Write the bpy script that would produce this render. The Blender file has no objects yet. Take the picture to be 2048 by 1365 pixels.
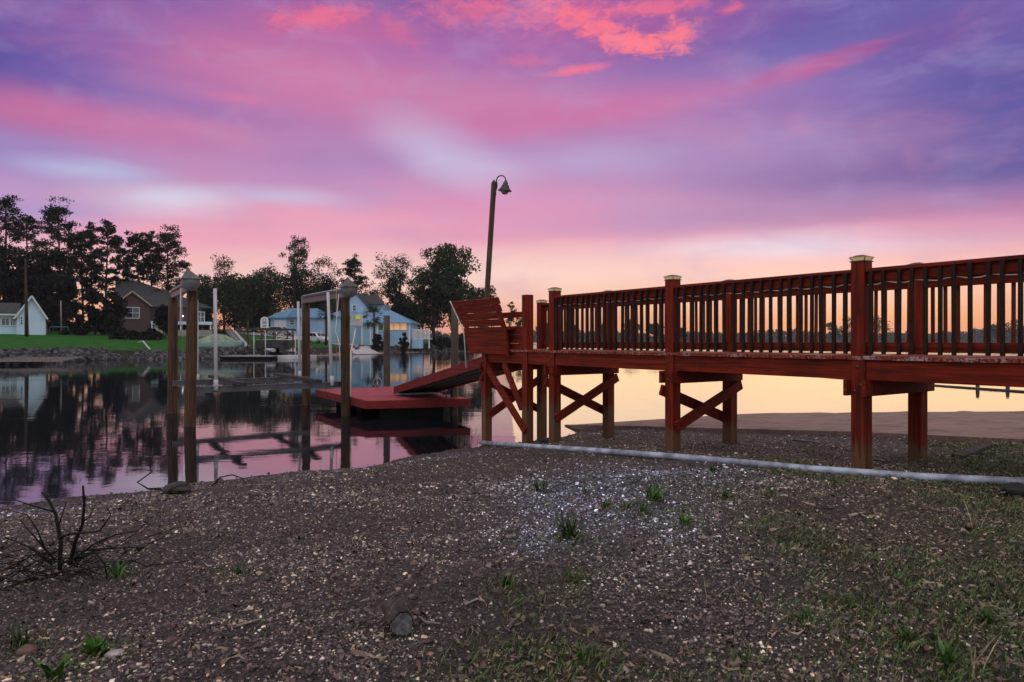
import bpy, bmesh, math, random
import numpy as np
from mathutils import Vector, Matrix

SC = bpy.context.scene
COL = SC.collection
EYE = 1.85                      # eye height above the lake, lake surface is z = 0
F = 1365.0
random.seed(7)
RNG = np.random.default_rng(7)

def pix(x, y, d):               # point seen at photo pixel (x, y), d metres in front
    return Vector(((x - 1024) / F * d, d, EYE - (y - 682.5) / F * d))

# ------------------------------------------------------------------ objects
def tag(o, label=None, cat=None, group=None, kind=None):
    if label: o['label'] = label
    if cat: o['category'] = cat
    if group: o['group'] = group
    if kind: o['kind'] = kind
    return o

def thing(name, label, cat, loc=(0, 0, 0), group=None, rz=0.0):
    o = bpy.data.objects.new(name, None)
    o.empty_display_size = 0.2
    COL.objects.link(o)
    o.location = loc
    o.rotation_euler = (0, 0, rz)
    return tag(o, label, cat, group)

def worldloc(o):
    l = Vector((0, 0, 0))
    while o is not None:
        l = l + o.location
        o = o.parent
    return l

class MB:
    def __init__(s):
        s.v = []; s.f = []; s.sm = []
    def add(s, vs, fs, smooth=False):
        n = len(s.v)
        s.v += [tuple(v) for v in vs]
        s.f += [tuple(i + n for i in f) for f in fs]
        s.sm += [smooth] * len(fs)
        return s
    def obox(s, c, ax, ay, az, sx, sy, sz):
        c = Vector(c); ax = Vector(ax).normalized() * sx / 2; ay = Vector(ay).normalized() * sy / 2; az = Vector(az).normalized() * sz / 2
        vs = [c + i * ax + j * ay + k * az for k in (-1, 1) for j in (-1, 1) for i in (-1, 1)]
        fs = [(0, 2, 3, 1), (4, 5, 7, 6), (0, 1, 5, 4), (2, 6, 7, 3), (0, 4, 6, 2), (1, 3, 7, 5)]
        if ax.cross(ay).dot(az) < 0: fs = [f[::-1] for f in fs]
        return s.add(vs, fs)
    def box(s, x0, x1, y0, y1, z0, z1):
        return s.obox(((x0 + x1) / 2, (y0 + y1) / 2, (z0 + z1) / 2), (1, 0, 0), (0, 1, 0), (0, 0, 1), x1 - x0, y1 - y0, z1 - z0)
    def bar(s, p, q, w, h, up=(0, 0, 1)):        # w sideways, h along up
        p = Vector(p); q = Vector(q); d = q - p
        side = d.cross(Vector(up)).normalized(); u2 = side.cross(d).normalized()
        return s.obox((p + q) / 2, d, side, u2, d.length, w, h)
    def tube(s, pts, r, n=8, cap=True, smooth=True):
        pts = [Vector(p) for p in pts]
        rs = [float(q) for q in r] if isinstance(r, (list, tuple)) else [float(r)] * len(pts)
        rings = []; ref = None
        for i, p in enumerate(pts):
            d = (pts[min(i + 1, len(pts) - 1)] - pts[max(i - 1, 0)])
            if d.length < 1e-9: d = Vector((0, 0, 1))
            d.normalize()
            if ref is None:
                ref = Vector((0, 0, 1)) if abs(d.z) < .9 else Vector((1, 0, 0))
            a = (ref - d * ref.dot(d)); a.normalize(); b = d.cross(a); ref = a
            rings.append([p + rs[i] * (math.cos(t) * a + math.sin(t) * b) for t in [2 * math.pi * k / n for k in range(n)]])
        vs = [v for g in rings for v in g]; fs = []
        for i in range(len(pts) - 1):
            for k in range(n):
                k2 = (k + 1) % n
                fs.append((i * n + k, i * n + k2, (i + 1) * n + k2, (i + 1) * n + k))
        s.add(vs, fs, smooth)
        if cap:
            m = len(s.v) - len(vs)
            s.f.append(tuple(m + k for k in range(n))[::-1]); s.sm.append(False)
            s.f.append(tuple(m + (len(pts) - 1) * n + k for k in range(n))); s.sm.append(False)
        return s
    def lathe(s, c, prof, n=16, smooth=True, axis=None):   # prof list of (r, z)
        c = Vector(c); M = Matrix.Identity(3)
        if axis is not None: M = Vector((0, 0, 1)).rotation_difference(Vector(axis)).to_matrix()
        vs = []; fs = []
        for r, z in prof:
            for k in range(n):
                t = 2 * math.pi * k / n
                vs.append(c + M @ Vector((r * math.cos(t), r * math.sin(t), z)))
        for i in range(len(prof) - 1):
            for k in range(n):
                k2 = (k + 1) % n
                fs.append((i * n + k, i * n + k2, (i + 1) * n + k2, (i + 1) * n + k))
        return s.add(vs, fs, smooth)
    def prism(s, poly, z0, z1):                  # plan polygon, counter-clockwise
        n = len(poly)
        vs = [(p[0], p[1], z0) for p in poly] + [(p[0], p[1], z1) for p in poly]
        fs = [tuple(range(n))[::-1], tuple(range(n, 2 * n))] + [(i, (i + 1) % n, n + (i + 1) % n, n + i) for i in range(n)]
        return s.add(vs, fs)
    def profile(s, poly, org, ax, up, depth_ax, d0, d1):   # 2-D outline (a, b) in plane ax/up pushed along depth_ax
        org = Vector(org); ax = Vector(ax); up = Vector(up); da = Vector(depth_ax); n = len(poly)
        vs = [org + ax * a + up * b + da * d0 for a, b in poly] + [org + ax * a + up * b + da * d1 for a, b in poly]
        fs = [tuple(range(n)), tuple(range(n, 2 * n))[::-1]] + [(i, n + i, n + (i + 1) % n, (i + 1) % n) for i in range(n)]
        return s.add(vs, fs)
    def build(s, name, m, parent=None, bevel=0.0, loc=None):
        me = bpy.data.meshes.new(name)
        off = worldloc(parent) if parent is not None else Vector((0, 0, 0))
        if loc is not None: off = Vector(loc)
        if off.length > 0: vv = [(a - off.x, b - off.y, c - off.z) for a, b, c in s.v]
        else: vv = s.v
        me.from_pydata(vv, [], s.f)
        me.polygons.foreach_set('use_smooth', s.sm)
        me.materials.append(m)
        o = bpy.data.objects.new(name, me); COL.objects.link(o)
        if parent is not None:
            o.parent = parent
            if loc is not None: o.location = Vector(loc) - worldloc(parent)
        elif loc is not None: o.location = loc
        bm = bmesh.new(); bm.from_mesh(me); bmesh.ops.recalc_face_normals(bm, faces=bm.faces); bm.to_mesh(me); bm.free()
        if bevel > 0:
            md = o.modifiers.new('edge', 'BEVEL'); md.width = bevel; md.segments = 2; md.limit_method = 'ANGLE'; md.angle_limit = math.radians(50)
            me.polygons.foreach_set('use_smooth', s.sm)
        return o

def npmesh(name, V, faces4, m, col=None, parent=None, smooth=False, k=4):
    """fast mesh: V (n,3), faces (m,k)"""
    me = bpy.data.meshes.new(name)
    off = worldloc(parent) if parent is not None else Vector((0, 0, 0))
    V = np.asarray(V, dtype=np.float32) - np.array(off, dtype=np.float32)
    faces4 = np.asarray(faces4, dtype=np.int32)
    me.vertices.add(len(V)); me.vertices.foreach_set('co', V.ravel())
    me.loops.add(faces4.size); me.loops.foreach_set('vertex_index', faces4.ravel())
    me.polygons.add(len(faces4))
    me.polygons.foreach_set('loop_start', np.arange(0, faces4.size, k, dtype=np.int32))
    me.polygons.foreach_set('loop_total', np.full(len(faces4), k, dtype=np.int32))
    if smooth: me.polygons.foreach_set('use_smooth', np.ones(len(faces4), dtype=bool))
    me.update(calc_edges=True)
    if col is not None:
        at = me.color_attributes.new('tint', 'FLOAT_COLOR', 'POINT')
        c4 = np.ones((len(V), 4), dtype=np.float32); c4[:, :3] = col
        at.data.foreach_set('color', c4.ravel())
    me.materials.append(m)
    o = bpy.data.objects.new(name, me); COL.objects.link(o)
    if parent is not None: o.parent = parent
    return o

def copy_part(src, parent, loc, name=None):
    c = src.copy(); COL.objects.link(c); c.parent = parent; c.location = loc
    return c

def copy_tree(o, parent=None):
    c = o.copy(); COL.objects.link(c); c.parent = parent
    for ch in list(o.children): copy_tree(ch, c)
    return c

# ------------------------------------------------------------------ materials
def lin(r, g, b):
    f = lambda c: (c / 255 / 12.92) if c / 255 <= .04045 else ((c / 255 + .055) / 1.055) ** 2.4
    return (f(r), f(g), f(b), 1)

class N:
    def __init__(s, nt): s.nt = nt
    def new(s, t, **kw):
        n = s.nt.nodes.new(t)
        for k, v in kw.items():
            if k in n.inputs.keys() if isinstance(k, str) else False: n.inputs[k].default_value = v
            else: setattr(n, k, v)
        return n
    def link(s, a, b): s.nt.links.new(a, b)
    def math(s, op, a, b=None, c=None):
        n = s.nt.nodes.new('ShaderNodeMath'); n.operation = op
        for i, x in enumerate((a, b, c)):
            if x is None: continue
            if isinstance(x, (int, float)): n.inputs[i].default_value = x
            else: s.link(x, n.inputs[i])
        return n.outputs[0]
    def vmath(s, op, a, b=None):
        n = s.nt.nodes.new('ShaderNodeVectorMath'); n.operation = op
        for i, x in enumerate((a, b)):
            if x is None: continue
            if isinstance(x, (tuple, list)): n.inputs[i].default_value = x
            else: s.link(x, n.inputs[i])
        return n.outputs['Value' if op in ('LENGTH', 'DOT_PRODUCT', 'DISTANCE') else 'Vector']
    def mix(s, f, a, b, mode='MIX'):
        n = s.nt.nodes.new('ShaderNodeMix'); n.data_type = 'RGBA'; n.blend_type = mode
        for sock, x in ((n.inputs['Factor'], f), (n.inputs[6], a), (n.inputs[7], b)):
            if isinstance(x, (int, float, tuple, list)): sock.default_value = x
            else: s.link(x, sock)
        return n.outputs[2]
    def noise(s, vec, scale, detail=3, rough=.55, dist=0.0):
        n = s.nt.nodes.new('ShaderNodeTexNoise')
        n.inputs['Scale'].default_value = scale; n.inputs['Detail'].default_value = detail
        n.inputs['Roughness'].default_value = rough; n.inputs['Distortion'].default_value = dist
        if vec is not None: s.link(vec, n.inputs['Vector'])
        return n
    def rng(s, x, a, b, c=0.0, d=1.0, smooth=True):
        n = s.nt.nodes.new('ShaderNodeMapRange'); n.interpolation_type = 'SMOOTHSTEP' if smooth else 'LINEAR'
        s.link(x, n.inputs[0])
        for i, v in enumerate((a, b, c, d)): n.inputs[i + 1].default_value = v
        return n.outputs[0]
    def ramp(s, x, stops):
        n = s.nt.nodes.new('ShaderNodeValToRGB'); e = n.color_ramp.elements
        while len(e) < len(stops): e.new(.5)
        for el, (p, c) in zip(e, stops): el.position = p; el.color = c
        s.link(x, n.inputs[0]); return n.outputs[0]
    def bump(s, h, strength, dist, normal=None):
        n = s.nt.nodes.new('ShaderNodeBump'); n.inputs['Strength'].default_value = strength; n.inputs['Distance'].default_value = dist
        s.link(h, n.inputs['Height'])
        if normal is not None: s.link(normal, n.inputs['Normal'])
        return n.outputs[0]

def mat(name):
    m = bpy.data.materials.new(name); m.use_nodes = True
    nt = m.node_tree; b = nt.nodes['Principled BSDF']
    return m, N(nt), b

def simple(name, c, rough=.6, metal=0.0, var=.25, scale=6.0, bump=0.0, spec=.5, emit=None, es=0.0):
    m, n, b = mat(name)
    tc = n.new('ShaderNodeTexCoord').outputs['Object']
    nz = n.noise(tc, scale, 4)
    c = tuple(c[:3])
    lo = tuple(x * (1 - var) for x in c) + (1,); hi = tuple(min(1, x * (1 + var)) for x in c) + (1,)
    n.link(n.mix(n.rng(nz.outputs[0], .3, .7), lo, hi), b.inputs['Base Color'])
    b.inputs['Roughness'].default_value = rough; b.inputs['Metallic'].default_value = metal
    b.inputs['Specular IOR Level'].default_value = spec
    if bump > 0: n.link(n.bump(nz.outputs[0], bump, .01), b.inputs['Normal'])
    if emit is not None:
        b.inputs['Emission Color'].default_value = emit; b.inputs['Emission Strength'].default_value = es
    return m

def wood(name, c0, c1, axis='z', rot=0.0, worn=None, wornlvl=.62, rough=.7, zworn=None, gs=34):
    """painted or bare timber: grain runs along axis (x axis turned by rot about z)"""
    m, n, b = mat(name)
    tc = n.new('ShaderNodeTexCoord').outputs['Object']
    oi = n.new('ShaderNodeObjectInfo').outputs['Random']
    mp = n.new('ShaderNodeMapping'); n.link(tc, mp.inputs[0]); mp.inputs['Rotation'].default_value = (0, 0, -rot)
    cb = n.new('ShaderNodeCombineXYZ')
    for i in range(3): n.link(n.math('MULTIPLY', oi, (17.3, 9.1, 5.7)[i]), cb.inputs[i])
    v = n.vmath('ADD', mp.outputs[0], cb.outputs[0])
    sc = {'x': (1.2, gs, gs), 'z': (gs, gs, 1.2)}[axis]
    g = n.noise(n.vmath('MULTIPLY', v, sc), 1.0, 5, .62, .6)
    big = n.noise(v, 2.3, 4, .6)
    col = n.mix(n.rng(g.outputs[0], .34, .66), c0, c1)
    kn = n.noise(n.vmath('MULTIPLY', v, {'x': (3, 60, 60), 'z': (60, 60, 3)}[axis]), 1.0, 3, .6)
    col = n.mix(n.math('MULTIPLY', n.rng(kn.outputs[0], .60, .70), .65), col, tuple(x * .25 for x in c0[:3]) + (1,))
    col = n.mix(n.math('MULTIPLY', n.rng(big.outputs[0], .45, .75), .45), col, tuple(x * .45 for x in c0[:3]) + (1,))
    if worn is not None:
        w = n.math('ADD', n.math('MULTIPLY', g.outputs[0], .5), n.math('MULTIPLY', big.outputs[0], .6))
        if zworn is not None:                       # paint gone low on the post
            z = n.new('ShaderNodeSeparateXYZ'); n.link(n.new('ShaderNodeNewGeometry').outputs['Position'], z.inputs[0])
            w = n.math('ADD', w, n.rng(z.outputs[2], zworn[0], zworn[1], .35, 0))
        col = n.mix(n.math('MULTIPLY', n.rng(w, wornlvl, wornlvl + .13), .8), col, worn)
    n.link(col, b.inputs['Base Color'])
    b.inputs['Roughness'].default_value = rough
    b.inputs['Specular IOR Level'].default_value = .18
    n.link(n.bump(g.outputs[0], .35, .004), b.inputs['Normal'])
    return m
# ------------------------------------------------------------------ camera
cam = bpy.data.cameras.new('Camera'); cam.lens = 24; cam.sensor_width = 36; cam.clip_start = .05; cam.clip_end = 12000
co = bpy.data.objects.new('Camera', cam); COL.objects.link(co)
co.location = (0, 0, EYE); co.rotation_euler = (math.radians(90), 0, 0)
SC.camera = co
SC.view_settings.view_transform = 'Standard'; SC.view_settings.look = 'None'
SC.view_settings.exposure = 0.0; SC.view_settings.gamma = 1.0
SC.cycles.use_denoising = True
SC.cycles.max_bounces = 6; SC.cycles.transparent_max_bounces = 8
SC.cycles.sample_clamp_indirect = 4

# ------------------------------------------------------------------ sky
SUN_AZ = math.radians(24); SUN_EL = math.radians(4.0)
wd = bpy.data.worlds.new('World'); SC.world = wd; wd.use_nodes = True
nt = wd.node_tree; nt.nodes.clear(); n = N(nt)
out = n.new('ShaderNodeOutputWorld'); bg = n.new('ShaderNodeBackground')
d = n.vmath('NORMALIZE', n.new('ShaderNodeTexCoord').outputs['Generated'])
sx = n.new('ShaderNodeSeparateXYZ'); n.link(d, sx.inputs[0])
az = n.math('ARCTAN2', sx.outputs[0], sx.outputs[1])
el = n.math('ARCSINE', sx.outputs[2])
ae = n.new('ShaderNodeCombineXYZ'); n.link(az, ae.inputs[0]); n.link(el, ae.inputs[1])
ae = ae.outputs[0]
# wispy distortion, longer sideways than up
w1 = n.noise(n.vmath('MULTIPLY', ae, (2.6, 7.0, 1)), 1.0, 2, .5, .2)
w2 = n.noise(n.vmath('MULTIPLY', ae, (11, 40, 1)), 1.0, 5, .6, .4)
wa = n.vmath('MULTIPLY', n.vmath('SUBTRACT', w1.outputs[1], (.5, .5, .5)), (.08, .02, 0))
wb = n.vmath('MULTIPLY', n.vmath('SUBTRACT', w2.outputs[1], (.5, .5, .5)), (.03, .012, 0))
aw = n.vmath('ADD', ae, n.vmath('ADD', wa, wb))
sw = n.new('ShaderNodeSeparateXYZ'); n.link(aw, sw.inputs[0])
e01 = n.rng(sw.outputs[1], -.02, .90, 0, 1, False)
def ep(deg): return (math.radians(deg) + .02) / .92
front = n.ramp(e01, [(0, lin(250, 138, 78)), (ep(2.0), lin(252, 172, 118)), (ep(3.4), lin(252, 188, 152)), (ep(5), lin(250, 200, 190)), (ep(8), lin(236, 168, 188)),
    (ep(12), lin(200, 148, 192)), (ep(18), lin(160, 116, 178)), (ep(26), lin(104, 86, 164)), (ep(34), lin(112, 100, 156)), (1, lin(150, 140, 158))])
back = n.ramp(n.rng(el, -.02, 1.2, 0, 1, False), [(0, lin(196, 200, 208)), (.2, lin(196, 196, 200)), (.5, lin(190, 186, 184)), (1, lin(176, 170, 170))])
gain = n.rng(el, .15, 1.15, 1.15, 3.6)
gc = n.new('ShaderNodeCombineColor')
for i in range(3): n.link(gain, gc.inputs[i])
back = n.mix(1.0, back, gc.outputs[0], 'MULTIPLY')
fb = n.rng(sx.outputs[1], -.25, .62)
col = n.mix(fb, back, front)

def blob(px, py, rx, ry, c, s=1.0, soft=1.0, rot=0.0, vec=None, rough=0.0):
    """a bank of cloud: centre given in photo pixels, turned into azimuth and elevation"""
    global col
    a = math.atan((px - 1024) / F); e = math.atan((682.5 - py) / F * math.cos(a))
    ra = rx / F * math.cos(a) ** 2; re = ry / F * math.cos(a)
    q = n.vmath('SUBTRACT', vec if vec is not None else aw, (a, e, 0))
    if rot:
        r = n.new('ShaderNodeVectorRotate'); r.rotation_type = 'Z_AXIS'; r.inputs['Angle'].default_value = math.radians(-rot); n.link(q, r.inputs[0]); q = r.outputs[0]
    L = n.vmath('LENGTH', n.vmath('MULTIPLY', q, (1 / ra, 1 / re, 0)))
    if rough:
        L = n.math('ADD', L, n.math('MULTIPLY', n.math('SUBTRACT', fine, .5), rough))
    f = n.rng(L, 1.0 + .5 * soft, max(0.0, 1.0 - soft), 0, s)
    col = n.mix(f, col, lin(*c))
fine = n.noise(n.vmath('MULTIPLY', ae, (38, 84, 1)), 1.0, 8, .66, .5).outputs[0]

# deep blue corners and right-hand side
blob(-140, 20, 480, 210, (58, 66, 154), .95, 1.2)
blob(300, 120, 330, 90, (104, 84, 168), .6, 1.2)
blob(430, 200, 260, 46, (120, 104, 180), .7, 1.2)
blob(2100, 160, 680, 230, (74, 76, 158), .95, 1.2)
blob(1500, 40, 420, 120, (86, 82, 164), .85, 1.2)
blob(1440, 180, 330, 80, (122, 112, 186), .75, 1.2)
blob(2000, 330, 560, 75, (86, 80, 156), .95, 1.2)
blob(1600, 345, 300, 45, (122, 92, 160), .6, 1.2)
# mauve and pink banks
blob(560, 50, 460, 110, (154, 98, 166), .75, 1.2)
blob(640, 140, 300, 70, (208, 116, 160), .9, 1.3)
blob(940, 110, 300, 50, (166, 108, 178), .6, 1.2)
blob(950, 225, 520, 70, (208, 128, 172), .9, 1.3)
blob(60, 215, 200, 45, (194, 106, 158), .85, 1.2)
blob(340, 268, 300, 38, (208, 114, 160), .8, 1.2)
blob(1190, 222, 320, 30, (206, 112, 166), .75, 1.2, rot=5)
blob(0, 320, 280, 50, (148, 132, 194), .85, 1.2)
blob(640, 305, 340, 34, (176, 134, 186), .7, 1.2)
blob(1350, 320, 360, 60, (168, 138, 192), .65, 1.2)
blob(1480, 430, 440, 40, (162, 124, 180), .75, 1.2)
blob(1970, 430, 420, 40, (172, 110, 164), .7, 1.2)
blob(1120, 430, 320, 40, (198, 148, 190), .6, 1.2)
# pale gaps
blob(175, 345, 140, 22, (190, 194, 228), .9, 1.1)
blob(330, 406, 150, 30, (216, 228, 248), 1.0, 1.1)
blob(550, 394, 150, 20, (208, 198, 228), .75, 1.2)
blob(890, 310, 140, 46, (202, 192, 226), .7, 1.4, rot=-20)
blob(960, 340, 120, 30, (206, 190, 222), .5, 1.4)
blob(1190, 318, 130, 34, (194, 176, 216), .5, 1.4)
blob(1600, 492, 320, 26, (228, 218, 236), .9, 1.3)
blob(980, 425, 260, 60, (232, 148, 184), .6, 1.3)
blob(640, 440, 380, 28, (240, 164, 186), .7, 1.3)
blob(1850, 462, 260, 28, (224, 152, 186), .65, 1.3)
blob(40, 420, 240, 50, (156, 150, 206), .8, 1.2)
blob(340, 474, 280, 24, (242, 166, 188), .75, 1.2)
blob(1050, 555, 420, 50, (255, 216, 204), .9, 1.3)
blob(1450, 585, 520, 36, (254, 202, 176), .75, 1.3)
# thin veils of salmon round the broken cloud, then its lit, ragged scraps
blob(660, 40, 150, 40, (214, 104, 152), .55, 1.4)
blob(1180, 40, 330, 70, (196, 96, 156), .6, 1.4)
blob(640, 36, 100, 20, (240, 112, 142), .8, 1.0, 12, ae, 3.6)
blob(800, 66, 46, 22, (216, 106, 150), .55, 1.1, -30, ae, 3.4)
blob(950, 22, 120, 26, (236, 112, 146), .65, 1.1, 0, ae, 3.6)
blob(1130, 22, 130, 30, (240, 110, 144), .7, 1.1, -6, ae, 3.8)
blob(1320, 12, 90, 16, (248, 112, 140), .75, 1.0, 0, ae, 3.8)
blob(1190, 56, 110, 22, (252, 118, 138), .85, .9, -22, ae, 3.6)
blob(1270, 86, 80, 18, (255, 124, 140), .95, .8, -8, ae, 2.8)
blob(1350, 74, 44, 26, (255, 124, 140), .9, .9, 20, ae, 3.4)
blob(1462, 18, 30, 10, (240, 106, 142), .8, .9, 10, ae, 3.0)
blob(1155, 140, 60, 9, (250, 116, 144), .85, .9, 6, ae, 1.6)
blob(1050, 122, 50, 12, (224, 112, 158), .55, 1.0, 0, ae, 2.6)
blob(480, 198, 60, 10, (226, 118, 160), .5, 1.2, 0, ae, 1.4)
blob(1620, 135, 130, 20, (190, 88, 148), .85, 1.0, 7, ae, 1.6)
blob(1730, 96, 90, 12, (168, 84, 148), .7, 1.0, 5, ae, 1.6)
blob(1880, 70, 130, 40, (112, 78, 156), .6, 1.3)
# soft streaks over everything
st = n.noise(n.vmath('MULTIPLY', aw, (7, 42, 1)), 1.0, 5, .6, .2)
col = n.mix(n.math('MULTIPLY', n.math('MULTIPLY', n.rng(st.outputs[0], .35, .75), .04), fb), col, lin(244, 176, 200))
mt_ = n.noise(n.vmath('MULTIPLY', ae, (8, 17, 1)), 1.0, 6, .6, .5)
col = n.mix(n.math('MULTIPLY', n.math('MULTIPLY', n.rng(mt_.outputs[0], .46, .70), .24), fb), col, lin(178, 160, 208))
mt2 = n.noise(n.vmath('MULTIPLY', n.vmath('ADD', ae, (3.7, 1.9, 0)), (6, 14, 1)), 1.0, 6, .6, .5)
col = n.mix(n.math('MULTIPLY', n.math('MULTIPLY', n.rng(mt2.outputs[0], .48, .72), .20), fb), col, lin(222, 136, 168))
col = n.mix(n.math('MULTIPLY', n.math('MULTIPLY', n.rng(w1.outputs[0], .55, .35), .08), fb), col, lin(96, 84, 160))
sky = n.new('ShaderNodeTexSky'); sky.sky_type = 'NISHITA'; sky.sun_disc = False
sky.sun_elevation = SUN_EL; sky.sun_rotation = SUN_AZ
col = n.mix(1.0, col, n.mix(1.0, sky.outputs[0], (.004, .004, .004, 1), 'MULTIPLY'), 'ADD')
n.link(col, bg.inputs[0]); bg.inputs[1].default_value = 1.0
n.link(bg.outputs[0], out.inputs[0])
wd.cycles.sampling_method = 'MANUAL'; wd.cycles.sample_map_resolution = 512

sun = bpy.data.lights.new('Sun', 'SUN'); sun.energy = .5; sun.angle = math.radians(48); sun.color = (1, .76, .34)
so = bpy.data.objects.new('Sun', sun); COL.objects.link(so)
sd = Vector((math.sin(SUN_AZ) * math.cos(SUN_EL), math.cos(SUN_AZ) * math.cos(SUN_EL), math.sin(SUN_EL)))
so.rotation_euler = sd.to_track_quat('Z', 'Y').to_euler()
so.location = (20, 60, 30)

# ------------------------------------------------------------------ shoreline and ground
SHORE = np.array([(-60, -34), (-25, -9), (-14, .5), (-8.5, 5.0), (-5.58, 7.5), (-4.37, 8.68), (-3.52, 9.2), (-2.37, 10.05), (-1.54, 10.86), (-.56, 11.95), (.2, 12.5), (.75, 13.1),
                  (1.3, 14.2), (2.0, 15.0), (4.5, 16.3), (8.6, 16.8), (13, 17.3), (30, 19), (60, 25), (160, 40)], float)
def sdist(P, line):
    P = np.atleast_2d(np.asarray(P, float)); best = np.full(len(P), 1e9); sg = np.ones(len(P))
    for a, b in zip(line[:-1], line[1:]):
        ab = b - a; t = np.clip(((P - a) @ ab) / (ab @ ab), 0, 1)
        q = a + t[:, None] * ab; dd = np.hypot(*(P - q).T)
        cr = ab[0] * (P[:, 1] - a[1]) - ab[1] * (P[:, 0] - a[0])
        m = dd < best - 1e-9
        best = np.where(m, dd, best); sg = np.where(m, np.where(cr < 0, 1, -1), sg)
    return best * sg
def vnoise(x, y, s, seed=0):
    r = np.random.default_rng(seed).random((64, 64))
    x = np.asarray(x) * s; y = np.asarray(y) * s
    xi = np.floor(x).astype(int); yi = np.floor(y).astype(int); fx = x - xi; fy = y - yi
    fx = fx * fx * (3 - 2 * fx); fy = fy * fy * (3 - 2 * fy)
    g = lambda i, j: r[i % 64, j % 64]
    return (g(xi, yi) * (1 - fx) + g(xi + 1, yi) * fx) * (1 - fy) + (g(xi, yi + 1) * (1 - fx) + g(xi + 1, yi + 1) * fx) * fy - .5
def zg_arr(x, y):
    s = sdist(np.stack([x, y], 1), SHORE)
    s = s + .35 * vnoise(x, y, .9, 3) + .16 * vnoise(x, y, 3.1, 4)
    z = np.where(s < 0, np.maximum(s * .14, -2.0), np.interp(s, [0, 1.07, 1.77, 4.2, 6.6, 9.3, 15, 40], [0, .15, .27, .45, .60, .66, .75, 1.3]))
    k = np.clip(s / 1.5, 0.15, 1)
    return z + k * (.05 * vnoise(x, y, .8, 1) + .028 * vnoise(x, y, 2.7, 2) + .014 * vnoise(x, y, 8, 5))
def zg(x, y): return float(zg_arr(np.array([x], float), np.array([y], float))[0])
def hit(px, py, lift=0.0):       # where the line of sight through a photo pixel meets the ground
    ds = np.linspace(1.6, 22, 900); x = (px - 1024) / F * ds; z = EYE - (py - 682.5) / F * ds
    g = np.maximum(zg_arr(x, ds), -.02) + lift
    i = int(np.argmax(z <= g))
    return Vector((x[i], ds[i], g[i]))

def ground_mat():
    m, n, b = mat('gravel_and_dirt')
    p = n.new('ShaderNodeNewGeometry').outputs['Position']
    at = n.new('ShaderNodeAttribute', attribute_name='tint')
    f = n.noise(p, 55, 6, .7); c = n.noise(p, 3, 4, .6); v = n.new('ShaderNodeTexVoronoi'); v.inputs['Scale'].default_value = 42; n.link(p, v.inputs['Vector'])
    col = n.mix(n.rng(f.outputs[0], .35, .68), (.009, .006, .005, 1), (.075, .054, .044, 1))
    col = n.mix(n.math('MULTIPLY', n.rng(v.outputs['Color'], .7, .98), .6), col, (.26, .20, .185, 1))
    col = n.mix(1.0, col, at.outputs['Color'], 'MULTIPLY')
    n.link(col, b.inputs['Base Color']); b.inputs['Roughness'].default_value = .75
    h = n.math('ADD', f.outputs[0], n.math('MULTIPLY', v.outputs['Distance'], -.8))
    n.link(n.bump(h, 1.0, .03), b.inputs['Normal'])
    return m

def patches(x, y):
    """blueness, greenness, wetness of the ground: gravel, weeds, water line"""
    blue = np.zeros_like(x)
    for (a, b_, ra, rb) in ((hit(1180, 1000).x, hit(1180, 1000).y, .75, 1.5), (hit(1080, 1075).x, hit(1080, 1075).y, .28, .45), (hit(1270, 945).x, hit(1270, 945).y, 1.2, .9)):
        blue = np.maximum(blue, np.exp(-(((x - a) / ra) ** 2 + ((y - b_) / rb) ** 2)))
    s = sdist(np.stack([x, y], 1), SHORE)
    blue = np.maximum(blue, .7 * np.exp(-((s - 1.0) / .35) ** 2) * (vnoise(x, y, 1.2, 8) > -.15) * (x < .3))
    green = np.clip((x * .75 - .55 * (y - 3.4) - .1 + 2.0 * vnoise(x, y, 1.1, 9)) / 1.8, 0, 1)
    wet = np.exp(-np.clip(s, 0, 9) / .35)
    return blue, green, wet, s

def grid(x0, x1, nx, y0, y1, ny, keep=None):
    gx, gy = np.meshgrid(np.linspace(x0, x1, nx), np.linspace(y0, y1, ny))
    return gx.ravel(), gy.ravel(), nx, ny
def gfaces(nx, ny):
    i = np.arange(nx - 1)[None, :] + nx * np.arange(ny - 1)[:, None]
    i = i.ravel(); return np.stack([i, i + 1, i + 1 + nx, i + nx], 1)
# one sheet: rows and columns crowd together close to the viewer
tx = np.linspace(-1, 1, 420); gx = np.sign(tx) * (np.abs(tx) * 9 + np.abs(tx) ** 5 * 60)
ty = np.linspace(0, 1, 420); gy = -6 + 24 * ty + 34 * ty ** 7
GX, GY = np.meshgrid(gx, gy); x = GX.ravel(); y = GY.ravel()
z = zg_arr(x, y)
bl, gr, we, s_ = patches(x, y)
tint = np.stack([1.0 + 0 * bl, 1 - .05 * bl, 1 + .35 * bl], 1) * (1 + .9 * bl)[:, None]
tint = tint * (1 - gr[:, None] * .35) * (np.array([1, 1, 1]) * (1 - gr[:, None]) + np.array([.85, 1.0, .45]) * gr[:, None])
tint = tint * (1 - .55 * we)[:, None]
ground = npmesh('ground', np.stack([x, y, z], 1), gfaces(420, 420), ground_mat(), tint, smooth=True)
tag(ground, kind='structure')

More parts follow.
